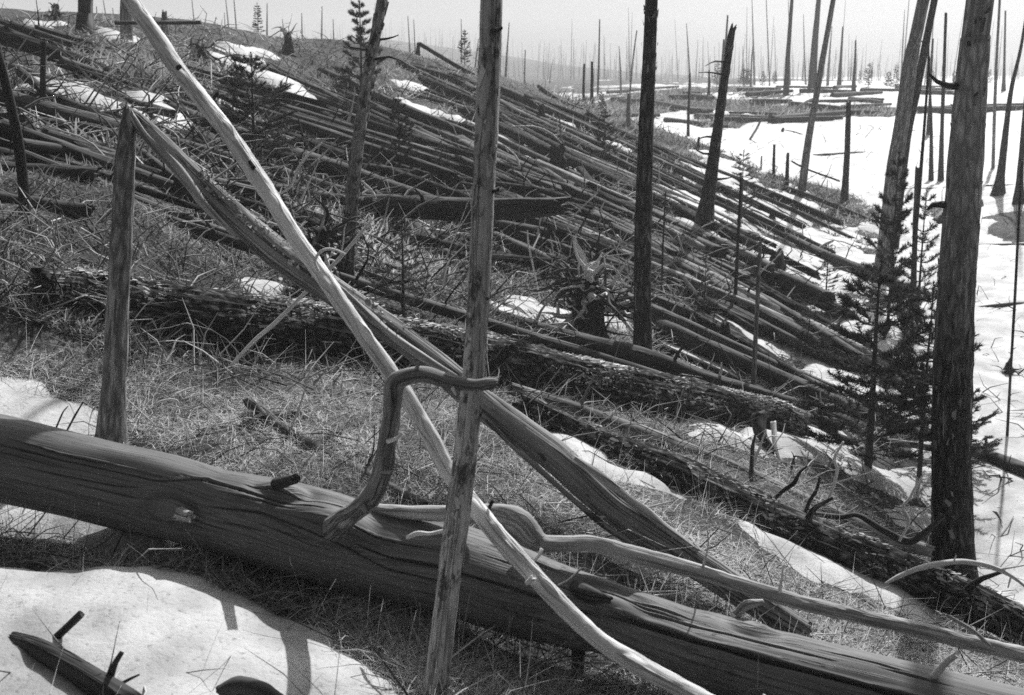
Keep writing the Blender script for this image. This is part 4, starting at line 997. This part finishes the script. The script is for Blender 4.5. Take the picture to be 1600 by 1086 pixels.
# the wood on the far ridge, one mass
rw = np.random.default_rng(3)
NW = 1000
wx = rw.uniform(-150, 190, NW); wy = rw.uniform(190, 470, NW)
wx = np.where(wy < 300, wx*.7, wx)
wz = gz(wx, wy); wh = rw.uniform(2, 8, NW); wr = rw.uniform(.06, .11, NW); wlean = rw.normal(0, .04, NW)*wh
V = []
for zz, kk in ((-0.3, 1.0), (1, .35)):
    for a in (0, 2.09, 4.19):
        V.append(np.stack([wx + np.cos(a)*wr*kk + (wlean if zz > 0 else 0), wy + np.sin(a)*wr*kk, wz + (wh if zz > 0 else zz)], -1))
V = np.stack(V, 1).reshape(-1, 3); b0 = np.arange(NW)[:, None]*6
F = np.concatenate([b0 + np.array([[0, 1, 4, 3]]), b0 + np.array([[1, 2, 5, 4]]), b0 + np.array([[2, 0, 3, 5]])])
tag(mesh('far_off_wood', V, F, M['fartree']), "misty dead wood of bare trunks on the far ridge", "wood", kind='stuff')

# ------------------------------------------------------------------ stumps and upturned roots
def stump(label, u, v, size, seed, roots=12, tall=.7, cat='stump', name='tree_stump', spread=1.0, d=None, upturned=False):
    (w,), _ = hit(u, v)
    if d: w = P(u, v, d)
    rs = random.Random(seed); s = size*w[1]/FPX            # size in photograph pixels -> metres
    root = empty(name, w, label, cat)
    tb = TB(); tb.tube([w+np.array([0, 0, -.1*s]), w+np.array([.03*s, 0, .4*s*tall]), w+np.array([.06*s, 0, s*tall])], ([.22*s, .17*s, .10*s] if upturned else [.34*s, .24*s, .17*s]), n=20, rings=26, amp=.25, ridge=.15, seed=seed, end=(.2, .9), flare=.5)
    tb.build('stump_body', M['char'], root)
    for k in range(roots):
        a = rs.uniform(0, 6.283); 
        if upturned: el = rs.uniform(-.2, 1.3)
        else: el = rs.uniform(-.1, .35)
        h0 = s*tall*(rs.uniform(.3, .95) if upturned else rs.uniform(.05, .3))
        d0 = np.array([math.cos(a)*math.cos(el), math.sin(a)*math.cos(el)*.7, math.sin(el)])
        l = s*rs.uniform(.35, .95)*spread
        c = w + np.array([0, 0, h0])
        r_ = s*rs.uniform(.012, .05)
        path = [c - d0*.1*s]; dd = d0.copy()
        for q_ in range(6):
            path.append(path[-1] + dd*l/5.2)
            dd = dd + np.array([rs.gauss(0, .45), rs.gauss(0, .35), rs.gauss(-.12, .42)]); dd /= np.linalg.norm(dd)
        t = TB(); t.tube(path, [r_*2.2, r_*1.6, r_*1.2, r_, r_*.8, r_*.5, r_*.25], n=6, rings=18, amp=.2, seed=k)
        for j_ in (2, 3, 4):
            if rs.random() < .7:
                e = np.array([rs.gauss(0, .8), rs.gauss(0, .6), rs.gauss(0, .8)]); p1 = path[j_]
                t.tube([p1, p1+e*l*.14, p1+e*l*.22+np.array([rs.gauss(0, .1), 0, rs.gauss(0, .1)])*l], [r_*.7, r_*.4, r_*.15], n=4, rings=6, seed=k+50)
        t.build('root', M[rs.choices(['char', 'fallen', 'bone'], [.55, .22, .23])[0]], root)
    return root
stump("large black upturned root mass at centre right with tangled roots", 915, 530, 112, 1, roots=70, tall=.95, upturned=True, name='upturned_roots', cat='uprooted stump', spread=1.15)
stump("spiky black stump on the slope behind a snow strip", 868, 278, 42, 2, roots=10, tall=1.2)
stump("rounded dark root clump near the crest", 845, 192, 30, 3, roots=12, tall=.9, upturned=True, name='upturned_roots', cat='uprooted stump')
stump("black jagged stump at the foot of the slope left of the pines", 1210, 446, 50, 4, roots=12, tall=1.1)
stump("black burnt stump behind the crossing poles at left centre", 505, 455, 95, 5, roots=40, tall=1.0, upturned=True, name='upturned_roots', cat='uprooted stump')
stump("antler-like root clump on the left skyline", 450, 84, 32, 6, roots=14, tall=1.0, upturned=True, name='upturned_roots', cat='uprooted stump', spread=1.4)
stump("tangled root clump right of the pale pole near the top", 312, 98, 44, 7, roots=22, tall=.6, upturned=True, name='upturned_roots', cat='uprooted stump', spread=1.2)
stump("dark round root mass at the very top left", 88, 34, 32, 8, roots=12, tall=.8, upturned=True, name='upturned_roots', cat='uprooted stump')
stump("small stump beside the slim grey stem", 1130, 545, 34, 9, roots=8, tall=1.2)
stump("small pale-rooted stump at the right edge on the snow", 1572, 590, 40, 10, roots=14, tall=.5, upturned=True, name='upturned_roots', cat='uprooted stump')
stump("low dark stump behind the slender pale trunk", 660, 215, 20, 12, roots=8)
stump("low black stump at lower middle of the slope", 575, 560, 36, 13, roots=6, tall=1.2)
stump("small dark stump near the fallen twigs at far left", 128, 78, 13, 14, roots=4, tall=1.3)
stump("dark splintered stump at the foot of the tall dark trunk", 1205, 345, 16, 15, roots=6)
stump("low stump on the snow right of the leaning tree", 1470, 348, 16, 16, roots=6)

# ------------------------------------------------------------------ sticks and bleached branches
def stick(label, pts, m='bone', d=None, name='dead_branch', extra=()):
    if d is None:
        k = max(range(len(pts)), key=lambda i: pts[i][1]); (w,), _ = hit(pts[k][0], pts[k][1]); d = w[1]
    q, rr = px([(p[0], p[1], p[2], d + (p[3] if len(p) > 3 else 0)) for p in pts])
    t = TB(); t.tube(q, rr, n=8, rings=max(10, 6*len(pts)), amp=.15, seed=len(label))
    if not extra: return tag(t.build(name, M[m]), label, 'branch')
    root = empty(name, q[0], label, 'branch'); t.build('limb', M[m], root)
    for e in extra:
        q, rr = px([(p[0], p[1], p[2], d) for p in e]); t = TB(); t.tube(q, rr, n=6, rings=4*len(e), amp=.15, seed=3); t.build('twig', M[m], root)
    return root
stick("pale stick slanting up behind the crossing poles", [(362,570,2.5),(400,530,3),(430,505,3.2),(487,447,3.2),(530,405,3),(555,375,2.5),(582,342,1.5)], d=7.4, extra=[[(530,405,1.6),(536,380,1.4),(538,358,1.2),(541,350,.8)],[(502,415,1.4),(515,402,1.4),(522,392,1.2)]])
stick("arched pale branch in front of the thick right trunk", [(1383,912,2),(1405,900,4),(1440,887,4.4),(1475,880,4.6),(1510,878,4.5),(1550,886,3.8),(1580,900,3),(1612,925,2)], d=6.4, extra=[[(1418,895,2),(1416,886,1)],[(1490,878,2),(1494,868,1)],[(1560,890,2),(1590,885,1.5),(1615,880,1)],[(1580,900,2),(1575,918,1.2)]])
stick("straight thin pale stick in front of the split leaning trunk", [(872,820,2),(930,810,2.5),(1000,796,2.2),(1052,783,1.4)], d=5.9)
stick("pale straight stick by the upturned roots", [(932,446,3),(962,486,3),(994,524,2.2)], d=14.0)
stick("thin pale upright twig behind the front pole", [(846,480,1),(836,430,1.4),(826,384,1.6),(824,360,1)], d=14.5)
stick("forked pale branch above the pale leaning pole", [(436,304,1.4),(455,290,1.8),(466,262,1.8),(484,240,1.6),(503,223,1.2)], d=7.5, extra=[[(466,270,1.2),(472,250,1),(474,240,.8)]])
stick("crooked white branch on the grey log", [(1292,786,2.4),(1302,760,2.6),(1308,735,2.6),(1304,716,2.4),(1318,690,1.6)], d=8.2, extra=[[(1308,735,1.5),(1316,724,1.2)]])
stick("zigzag white branch left of the thick right trunk", [(1405,846,2),(1420,815,2.2),(1411,793,2.4),(1422,778,2.4),(1428,765,2),(1442,742,1.4)], d=8.2)
stick("dark bent branch resting on the grey log", [(1204,786,3),(1222,768,3.4),(1240,755,3.4),(1250,738,2.6),(1262,728,1.4)], 'char', d=8.2)
stick("dark forked branch on the grey log, left of the white branch", [(1258,800,3),(1266,782,3.2),(1276,765,2.8),(1281,745,1.8)], 'char', d=8.1, extra=[[(1262,795,2),(1274,802,2.4),(1280,812,1.4)]])
stick("dark upright broken branch left of the bent dark one", [(1172,775,4),(1174,740,3.6),(1176,700,3),(1180,680,2)], 'fallen', d=8.6)
stick("long dark curved limb reaching to the foot of the thick trunk", [(1250,800,4),(1310,808,5),(1340,805,4),(1380,828,5),(1420,846,6),(1450,828,5),(1475,805,4)], 'char', d=8.3)
stick("small bent pale twig in the grass above the big log at left", [(242,642,2),(247,630,2.2),(262,625,2.2),(276,626,2),(281,634,1.4)], d=6.5)
stick("thin dark rod rising from the snow at left", [(105,672,1.6),(118,648,1.6),(130,628,1)], 'char', d=5.9)
stick("thin twig beside the log at the left snow", [(88,668,1.4),(98,645,1.2),(106,635,.8)], 'char', d=5.9)
stick("straight stick lying low below the upturned roots", [(968,462,1.4),(952,468,1.6),(940,474,1.2)], d=14)
stick("thin pale upright stick above the spiky stump", [(1528,1010,1.2),(1524,960,1.2),(1521,915,1)], 'char', d=6.6)
stick("arched thin pole over the spiky stump", [(800,198,1.2),(835,198,1.4),(860,208,1.3),(878,224,1)], d=23)
stick("pale fallen twig on snow by the slope foot", [(1275,392,2.5),(1290,382,2.8),(1302,376,2)], d=24)
stick("slanted pale limb in the middle of the far bank", [(1245,170,2),(1262,158,2),(1278,152,1.4)], d=62)
stick("thin leaning dark limb in the hollow", [(1163,232,2),(1178,208,1.8),(1192,182,1.4)], 'fallen_light', d=48)
stick("knob-topped short stick in the hollow", [(1222,206,2.4),(1224,200,1.6)], 'char', d=50)
# thin broken twigs hanging about behind the front poles
st = random.Random(8)
gl3 = "bleached thin dead twig in the tangle on the slope behind the poles"
for k in range(90):
    u = st.uniform(430, 1330); v = st.uniform(260, 520) + max(0, (u-900)*.15)
    (w,), _ = hit(u, v); d = w[1]
    if d > 26: continue
    l = st.uniform(.4, 1.3); a = st.uniform(-1.2, 1.2); el = st.uniform(.05, .9)
    p0 = w + np.array([0, 0, .02]); dr = np.array([math.sin(a)*math.cos(el), -.2, math.sin(el)])*l
    p1 = p0+dr*.4+np.array([st.uniform(-.1, .1), 0, st.uniform(0, .1)]); p2 = p0+dr+np.array([0, 0, st.uniform(-.25, .1)])
    r_ = st.uniform(.005, .012)*d/12
    t = TB(); t.tube([p0, p1, p2], [r_, r_*.8, r_*.3], n=5, rings=9, amp=.1, seed=k)
    t.tube([p1, p1+dr*.2+np.array([.1, 0, .1]), p1+dr*.3+np.array([st.uniform(-.2, .2), 0, .25])], [r_*.6, r_*.4, r_*.2], n=4, rings=5, seed=k)
    pale_ = st.random() < .5
    lb = where_label('bent' if abs(p2[2]-p1[2]) < .1 else 'upright', 'bleached' if pale_ else 'black', 'thin ', u, v).replace(' log ', ' dead twig ')
    tag(t.build('dead_branch', M['bone' if pale_ else 'char']), lb, 'branch', 'dead twigs in the tangle on the slope')

# ------------------------------------------------------------------ young pines
def pine_meshes(seed, h=2.0, wide=.42, dens=1.0, tufts=9, nlen=.055):
    rs = random.Random(seed); rg = np.random.default_rng(seed)
    tr = TB(); tr.tube([(0, 0, -.06), (.01, 0, h*.5), (0, .01, h)], [.022*h/2*1.4, .016*h/2*1.2, .004], n=7, rings=16, amp=.05, seed=seed)
    br = TB(); segs = []
    z = h*.10
    while z < h*.97:
        f = 1 - z/h
        for k in range(rs.randint(4, 6)):
            a = rs.uniform(0, 6.283); L = wide*h*(.18 + .82*f**.8)*rs.uniform(.55, 1.1)*(.55 if z < h*.2 and rs.random() < .5 else 1)
            up = .25 + .5*(1-f)
            d = np.array([math.cos(a), math.sin(a), 0])
            p0 = np.array([0, 0, z]); p1 = p0 + d*L*.5 + np.array([0, 0, L*.08]); p2 = p0 + d*L + np.array([0, 0, L*up*.8])
            br.tube([p0, p1, p2], [.007*h/2, .005*h/2, .002], n=4, rings=5, amp=.05, seed=1, end=(0, 0))
            segs.append((p0 + (p1-p0)*.45, p1, .5)); segs.append((p1, p2, 1))
            for j in range(rs.randint(2, 4)):
                t = rs.uniform(.35, .9); q = p0*(1-t)+p2*t if t > .5 else p0*(1-t)+p1*t
                q = p1 + (p2-p1)*(t-.3)
                b = a + rs.choice([-1, 1])*rs.uniform(.5, 1.0); l = L*rs.uniform(.2, .42)
                segs.append((q, q + np.array([math.cos(b)*l, math.sin(b)*l, l*rs.uniform(.15, .7)]), 1))
        z += h*rs.uniform(.055, .085)
    segs.append((np.array([0, 0, h*.9]), np.array([0, 0, h*1.03]), 1))
    V = []; T = []
    for p, q, w in segs:
        L = np.linalg.norm(q-p); nn = int((24 + L*560)*dens*w)
        t = rg.uniform(0, 1.05, nn)**.8; dirv = (q-p)/max(L, 1e-6)
        c = p[None]*(1-t[:, None]) + q[None]*t[:, None]
        rd = rg.normal(0, 1, (nn, 3)); rd /= np.linalg.norm(rd, axis=1)[:, None]
        nd = rd*.8 + dirv[None]*.75 + np.array([0, 0, .15]); nd /= np.linalg.norm(nd, axis=1)[:, None]
        ln = nlen*rg.uniform(.6, 1.3, nn)*(h/2)**.5
        sd = np.cross(nd, rg.normal(0, 1, (nn, 3))); sd /= np.linalg.norm(sd, axis=1)[:, None]
        wd = .0045*(h/2)**.5
        V.append(np.stack([c-sd*wd, c+sd*wd, c+nd*ln[:, None]], 1)); T.append(np.repeat(rg.uniform(0, 1, nn), 3))
    return tr, br, np.concatenate(V).reshape(-1, 3), np.concatenate(T)
PINES = {}
for key, args in {'bushy': dict(seed=1, h=2.0, wide=.36, dens=.9), 'open': dict(seed=2, h=2.0, wide=.30, dens=.75), 'slim': dict(seed=3, h=2.0, wide=.2, dens=.7), 'round': dict(seed=4, h=2.0, wide=.46, dens=.9), 'sparse': dict(seed=6, h=2.0, wide=.26, dens=.3)}.items():
    tr, br, V, T = pine_meshes(**args)
    a = tr.build('trunk', M['pinebark']); b = br.build('branches', M['pinebark'])
    c = mesh('needles', V, np.arange(len(V)).reshape(-1, 3), M['needle'], tone=T, smooth=False)
    PINES[key] = [o.data for o in (a, b, c)]
    for o in (a, b, c): bpy.data.objects.remove(o)
def pine(label, u, v, top, key, seed=0, d=None, wide=1.0, group=None):
    (w,), _ = hit(u, v)
    if d is not None: rx, _z = rayv(u, v); w = np.array([float(rx)*d, d, float(gz(float(rx)*d, d))])
    h = (v-top)*w[1]/FPX*1.02
    o = empty('young_pine', w, label, 'pine tree', group)
    rot = seed*1.7
    for nm, me in zip(('trunk', 'branches', 'needles'), PINES[key]):
        c = bpy.data.objects.new(nm, me); COL.objects.link(c); c.parent = o
        if nm != 'trunk': c['kind'] = 'stuff'
    o.scale = (h/2*wide, h/2*wide, h/2); o.rotation_euler = (0, 0, rot)
pine("tallest dark young pine standing in front of the snow hollow at right", 1356, 738, 405, 'bushy', 1, wide=1.35)
pine("bushy young pine just left of the thick right trunk", 1436, 752, 440, 'round', 2, wide=.95)
pine("young pine showing behind the right side of the thick trunk", 1505, 742, 600, 'round', 9, wide=1.1)
pine("small open young pine on the slope foot left of the tall one", 1262, 552, 465, 'sparse', 3, wide=1.3)
pine("young pine in front of the light leaning tree", 1386, 520, 250, 'open', 4, wide=.7)
pine("slim young pine behind the tall one, right of the light leaning tree", 1432, 520, 300, 'sparse', 5, wide=.8)
pine("dark bushy pine on the left slope beside the pale leaning pole", 400, 262, 98, 'round', 6, wide=1.4)
pine("tall young pine on the crest behind the mottled leaning trunk", 566, 190, 18, 'open', 7, wide=1.0)
pine("small neat conical pine on the left skyline", 404, 62, 17, 'slim', 8, wide=1.3, d=36)
pine("small bushy pine on the crest left of the front pole", 726, 108, 57, 'open', 9, wide=.95, d=44)
pine("dark young pine low on the slope behind the mottled trunk", 625, 290, 160, 'open', 10, wide=.9)
pine("dim young pine behind the crossing poles", 630, 500, 340, 'sparse', 11, wide=1.35)
pine("spindly young pine at mid slope by the thin stems", 1158, 345, 240, 'sparse', 12, wide=1.2)
pine("dark small pine at mid slope left of the tall trunk", 944, 262, 178, 'open', 13, wide=1.1)
pine("pine at left of the crest posts", 940, 152, 104, 'open', 14, wide=.9, d=58)
pine("faint sapling pine above the broken dark raised trunk", 690, 300, 225, 'sparse', 21, wide=1.3)
pine("faint sapling pine on the slope left of the mottled leaning trunk", 480, 330, 255, 'sparse', 22, wide=1.4)
pine("thin dead-looking pine at the foot of the slope near the black stump", 1290, 470, 380, 'sparse', 23, wide=1.1)
pine("faint pine among brush on the right slope", 1100, 490, 400, 'sparse', 15, wide=1.1)
fg = "small dark pines far off on the plain"
place = ["left of the light leaning tree", "just left of the light leaning tree", "touching the light leaning tree", "left of the knob-topped tree", "behind the broken leaning trunk", "left of the thick right trunk", "below the tallest thin spar", "right of the broken leaning trunk", "right of the close pair", "left of the close pair", "behind the two thin trees", "nearest below the far plain edge", "right of the thick right trunk"]
for k, (u, v, t) in enumerate([(1357,133,98),(1388,131,106),(1400,130,96),(1192,131,108),(1162,134,108),(1490,130,104),(1120,142,106),(1168,136,110),(1275,137,116),(1210,133,112),(1455,133,112),(1342,150,128),(1545,132,110)]):
    pine('small dark far-off pine on the plain, ' + place[k], u, v, t, ['open', 'bushy', 'slim'][k % 3], k, d=95+k*3, wide=1.1, group=fg)

# ------------------------------------------------------------------ grass, brush and twigs
def blades(name, W, length, width, lean, tone, m, seg=2, seed=0, droop=.5, label=None):
    rg = np.random.default_rng(seed); nB = len(W)
    a = rg.uniform(0, 2*np.pi, nB); l = length*rg.uniform(.45, 1.35, nB); ln = np.abs(rg.normal(lean, .35, nB))
    d = np.stack([np.cos(a), np.sin(a)], -1)
    sd = np.stack([-np.sin(a), np.cos(a)], -1)
    b = rg.uniform(0, 2*np.pi, nB); sd = np.stack([np.cos(b), np.sin(b)], -1)
    rows = []
    for k in range(seg+1):
        t = k/seg
        hor = l*np.sin(np.minimum(ln, 1.5))*t**(1+droop*.3)
        ver = l*np.cos(np.minimum(ln, 1.5))*t - droop*l*.45*t**2
        p = np.stack([W[:, 0]+d[:, 0]*hor, W[:, 1]+d[:, 1]*hor, np.maximum(W[:, 2]+ver, W[:, 2]+.004)], -1)
        w = width*rg.uniform(.6, 1.3, nB)*(1-.8*t)*.5
        rows.append(p - np.c_[sd*w[:, None], np.zeros(nB)]); rows.append(p + np.c_[sd*w[:, None], np.zeros(nB)])
    V = np.stack(rows, 1).reshape(-1, 3); k = 2*(seg+1)
    b0 = np.arange(nB)[:, None]*k
    F = np.concatenate([b0 + np.array([[2*i, 2*i+1, 2*i+3, 2*i+2]]) for i in range(seg)])
    o = mesh(name, V, F, m, tone=np.repeat(tone, k), smooth=False)
    return tag(o, label, None, kind='stuff')
def scatter(nP, box, seed, dmin=2, dmax=60, snow_ok=0.0, clump=None, poly=None):
    rg = np.random.default_rng(seed)
    u = rg.uniform(box[0], box[2], nP); v = rg.uniform(box[1], box[3], nP)
    W, miss = hit(u, v)
    W[:, :2] += rg.normal(0, .012, (nP, 2))*W[:, 1:2]**.7
    W[:, 2] = gz(W[:, 0], W[:, 1])
    f = snow_depth(W[:, 0], W[:, 1])
    ok = (~miss) & (W[:, 1] > dmin) & (W[:, 1] < dmax) & ((f < 0.0) | (rg.uniform(0, 1, nP) < snow_ok) | ((f < .09) & (rg.uniform(0, 1, nP) < .35)))
    if clump:
        c = noise(W[:, 0]/clump, W[:, 1]/clump, 0, seed) + .6*noise(W[:, 0]/clump*2.7, W[:, 1]/clump*2.7, 0, seed+1)
        ok &= c + rg.uniform(-.5, .5, nP) > -.25
    return W[ok]
W = scatter(215000, (-250, 560, 1850, 1200), 31, dmax=9.8, clump=.45)
tn = np.clip(.6 + .35*noise(W[:, 0]/.5, W[:, 1]/.5, 0, 60) + np.random.default_rng(1).normal(0, .33, len(W)), 0, 1)
blades('dead_grass', W, .17, .0047, 1.25, tn, M['grass'], seg=3, seed=1, droop=.8, label="matted pale dead grass around the big log")
W = scatter(8000, (-250, 560, 1850, 1200), 32, dmax=9.8, snow_ok=.05, clump=.6)
blades('grass_stems', W, .27, .0030, .35, np.random.default_rng(2).uniform(0, 1, len(W))**1.5, M['grass'], seg=3, seed=2, droop=.25, label="thin upright dry stalks among the grass")
W = scatter(105000, (-200, 255, 1700, 700), 33, dmin=7.5, dmax=20, clump=1.0)
tn = np.clip(.40 + .5*noise(W[:, 0]/.9, W[:, 1]/.9, 0, 61) + np.random.default_rng(3).normal(0, .22, len(W)), 0, 1)
blades('dry_brush', W, .15, .012, 1.05, tn, M['brush'], seg=2, seed=3, droop=.6, label="low dry brush covering the middle slope")
W = scatter(120000, (-200, 30, 1500, 560), 34, dmin=12, dmax=60, clump=2.0)
tn = np.clip(.40 + .6*noise(W[:, 0]/1.6, W[:, 1]/1.6, 0, 62) + np.random.default_rng(4).normal(0, .2, len(W)), 0, 1)
blades('dry_brush', W, .26, .032, .9, tn, M['brush'], seg=2, seed=4, droop=.6, label="dark low brush between the fallen trunks on the slope")
W = scatter(34000, (820, 129, 1700, 205), 36, dmin=40, dmax=140, snow_ok=.01, clump=2.0)
blades('dry_brush', W, .45, .05, .8, np.random.default_rng(6).uniform(0, .8, len(W)), M['brush'], seg=2, seed=6, droop=.4, label="scrub on the bare patches of the far bank")
W = scatter(16000, (-250, 880, 700, 1200), 37, dmax=5.6, snow_ok=.6, clump=.4)
blades('snow_litter', W, .024, .0048, 1.3, np.random.default_rng(7).uniform(0, .4, len(W)), M['brush'], seg=1, seed=7, droop=.2, label="scraps of bark and needles scattered on the near snow")
W = scatter(36000, (820, 128, 1700, 480), 35, dmin=28, dmax=130, snow_ok=.02, clump=3.0)
blades('dry_brush', W, .28, .035, .9, np.random.default_rng(5).uniform(0, .6, len(W)), M['brush'], seg=2, seed=5, droop=.4, label="brown brush poking out of the snow on the far bank")
def twigs(name, W, lmin, lmax, r0, seed, m, label, flat=.35, tone_pow=1.5):
    rg = np.random.default_rng(seed); nT = len(W)
    a = rg.uniform(0, 2*np.pi, nT); el = np.abs(rg.normal(0, flat, nT)); l = rg.uniform(lmin, lmax, nT)
    d = np.stack([np.cos(a)*np.cos(el), np.sin(a)*np.cos(el), np.sin(el)], -1)
    bend = rg.normal(0, .12, (nT, 3))*l[:, None]; bend[:, 2] = np.abs(bend[:, 2])
    r = r0*rg.uniform(.5, 1.5, nT)
    rows = []
    for t, k in ((0, 1.0), (.5, .75), (1, .25)):
        c = W + d*(l*t)[:, None] + bend*(t*(1-t)*3) + np.array([0, 0, .02])
        c[:, 2] = np.maximum(c[:, 2], gz(c[:, 0], c[:, 1]) + .01)
        e1 = np.cross(d, np.array([0.1, .2, 1.0])); e1 /= np.linalg.norm(e1, axis=1)[:, None]; e2 = np.cross(d, e1)
        for b in (0, 2.09, 4.19):
            rows.append(c + (e1*math.cos(b) + e2*math.sin(b))*(r*k)[:, None])
    V = np.stack(rows, 1).reshape(-1, 3); b0 = np.arange(nT)[:, None]*9; F = []
    for s in (0, 3):
        for j in range(3): F.append(b0 + np.array([[s+j, s+(j+1) % 3, s+3+(j+1) % 3, s+3+j]]))
    tn = rg.uniform(0, 1, nT)**tone_pow
    return tag(mesh(name, V, np.concatenate(F), m, tone=np.repeat(tn, 9)), label, None, kind='stuff')
W = scatter(1500, (1100, 150, 1800, 1000), 44, dmin=9.5, dmax=70, snow_ok=.5)
twigs('twig_litter', W, .05, .5, .009, 4, M['twig'], "sticks and bark scraps lying on the snow of the hollow", flat=.4, tone_pow=2.5)
W = scatter(3200, (-250, 560, 1850, 1200), 41, dmax=9.8, snow_ok=.06)
twigs('twig_litter', W, .1, .5, .0035, 1, M['twig'], "small dead twigs scattered in the near grass")
W = scatter(4200, (-200, 330, 1650, 720), 42, dmin=7.5, dmax=20, snow_ok=.12)
twigs('twig_litter', W, .12, .55, .006, 2, M['twig'], "tangle of dead twigs on the middle slope", flat=.5)
W = scatter(6500, (-200, 40, 1480, 520), 43, dmin=12, dmax=60, snow_ok=.08)
twigs('twig_litter', W, .2, .9, .012, 3, M['twig'], "tangle of broken branches on the upper slope", flat=.45, tone_pow=1.8)

# ------------------------------------------------------------------ the misty air
hz = bpy.data.materials.new('haze'); hz.use_nodes = True
hn = hz.node_tree.nodes; hl = hz.node_tree.links; hn.clear()
vo = hn.new("ShaderNodeVolumePrincipled"); vo.inputs["Color"].default_value = (.95, .95, .95, 1); vo.inputs["Density"].default_value = 0.0013; vo.inputs["Anisotropy"].default_value = 0.2
ou = hn.new("ShaderNodeOutputMaterial"); hl.new(vo.outputs[0], ou.inputs["Volume"])
zl, zh = float(GZ.min()) - 1.0, 40.0
ex = 2200.0
V = [(-ex, -10, zl), (ex, -10, zl), (ex, 900, zl), (-ex, 900, zl), (-ex, -10, zh), (ex, -10, zh), (ex, 900, zh), (-ex, 900, zh)]
F = [(0, 3, 2, 1), (4, 5, 6, 7), (0, 1, 5, 4), (1, 2, 6, 5), (2, 3, 7, 6), (3, 0, 4, 7)]
h = mesh('haze', V, F, hz, smooth=False); tag(h, kind='stuff')
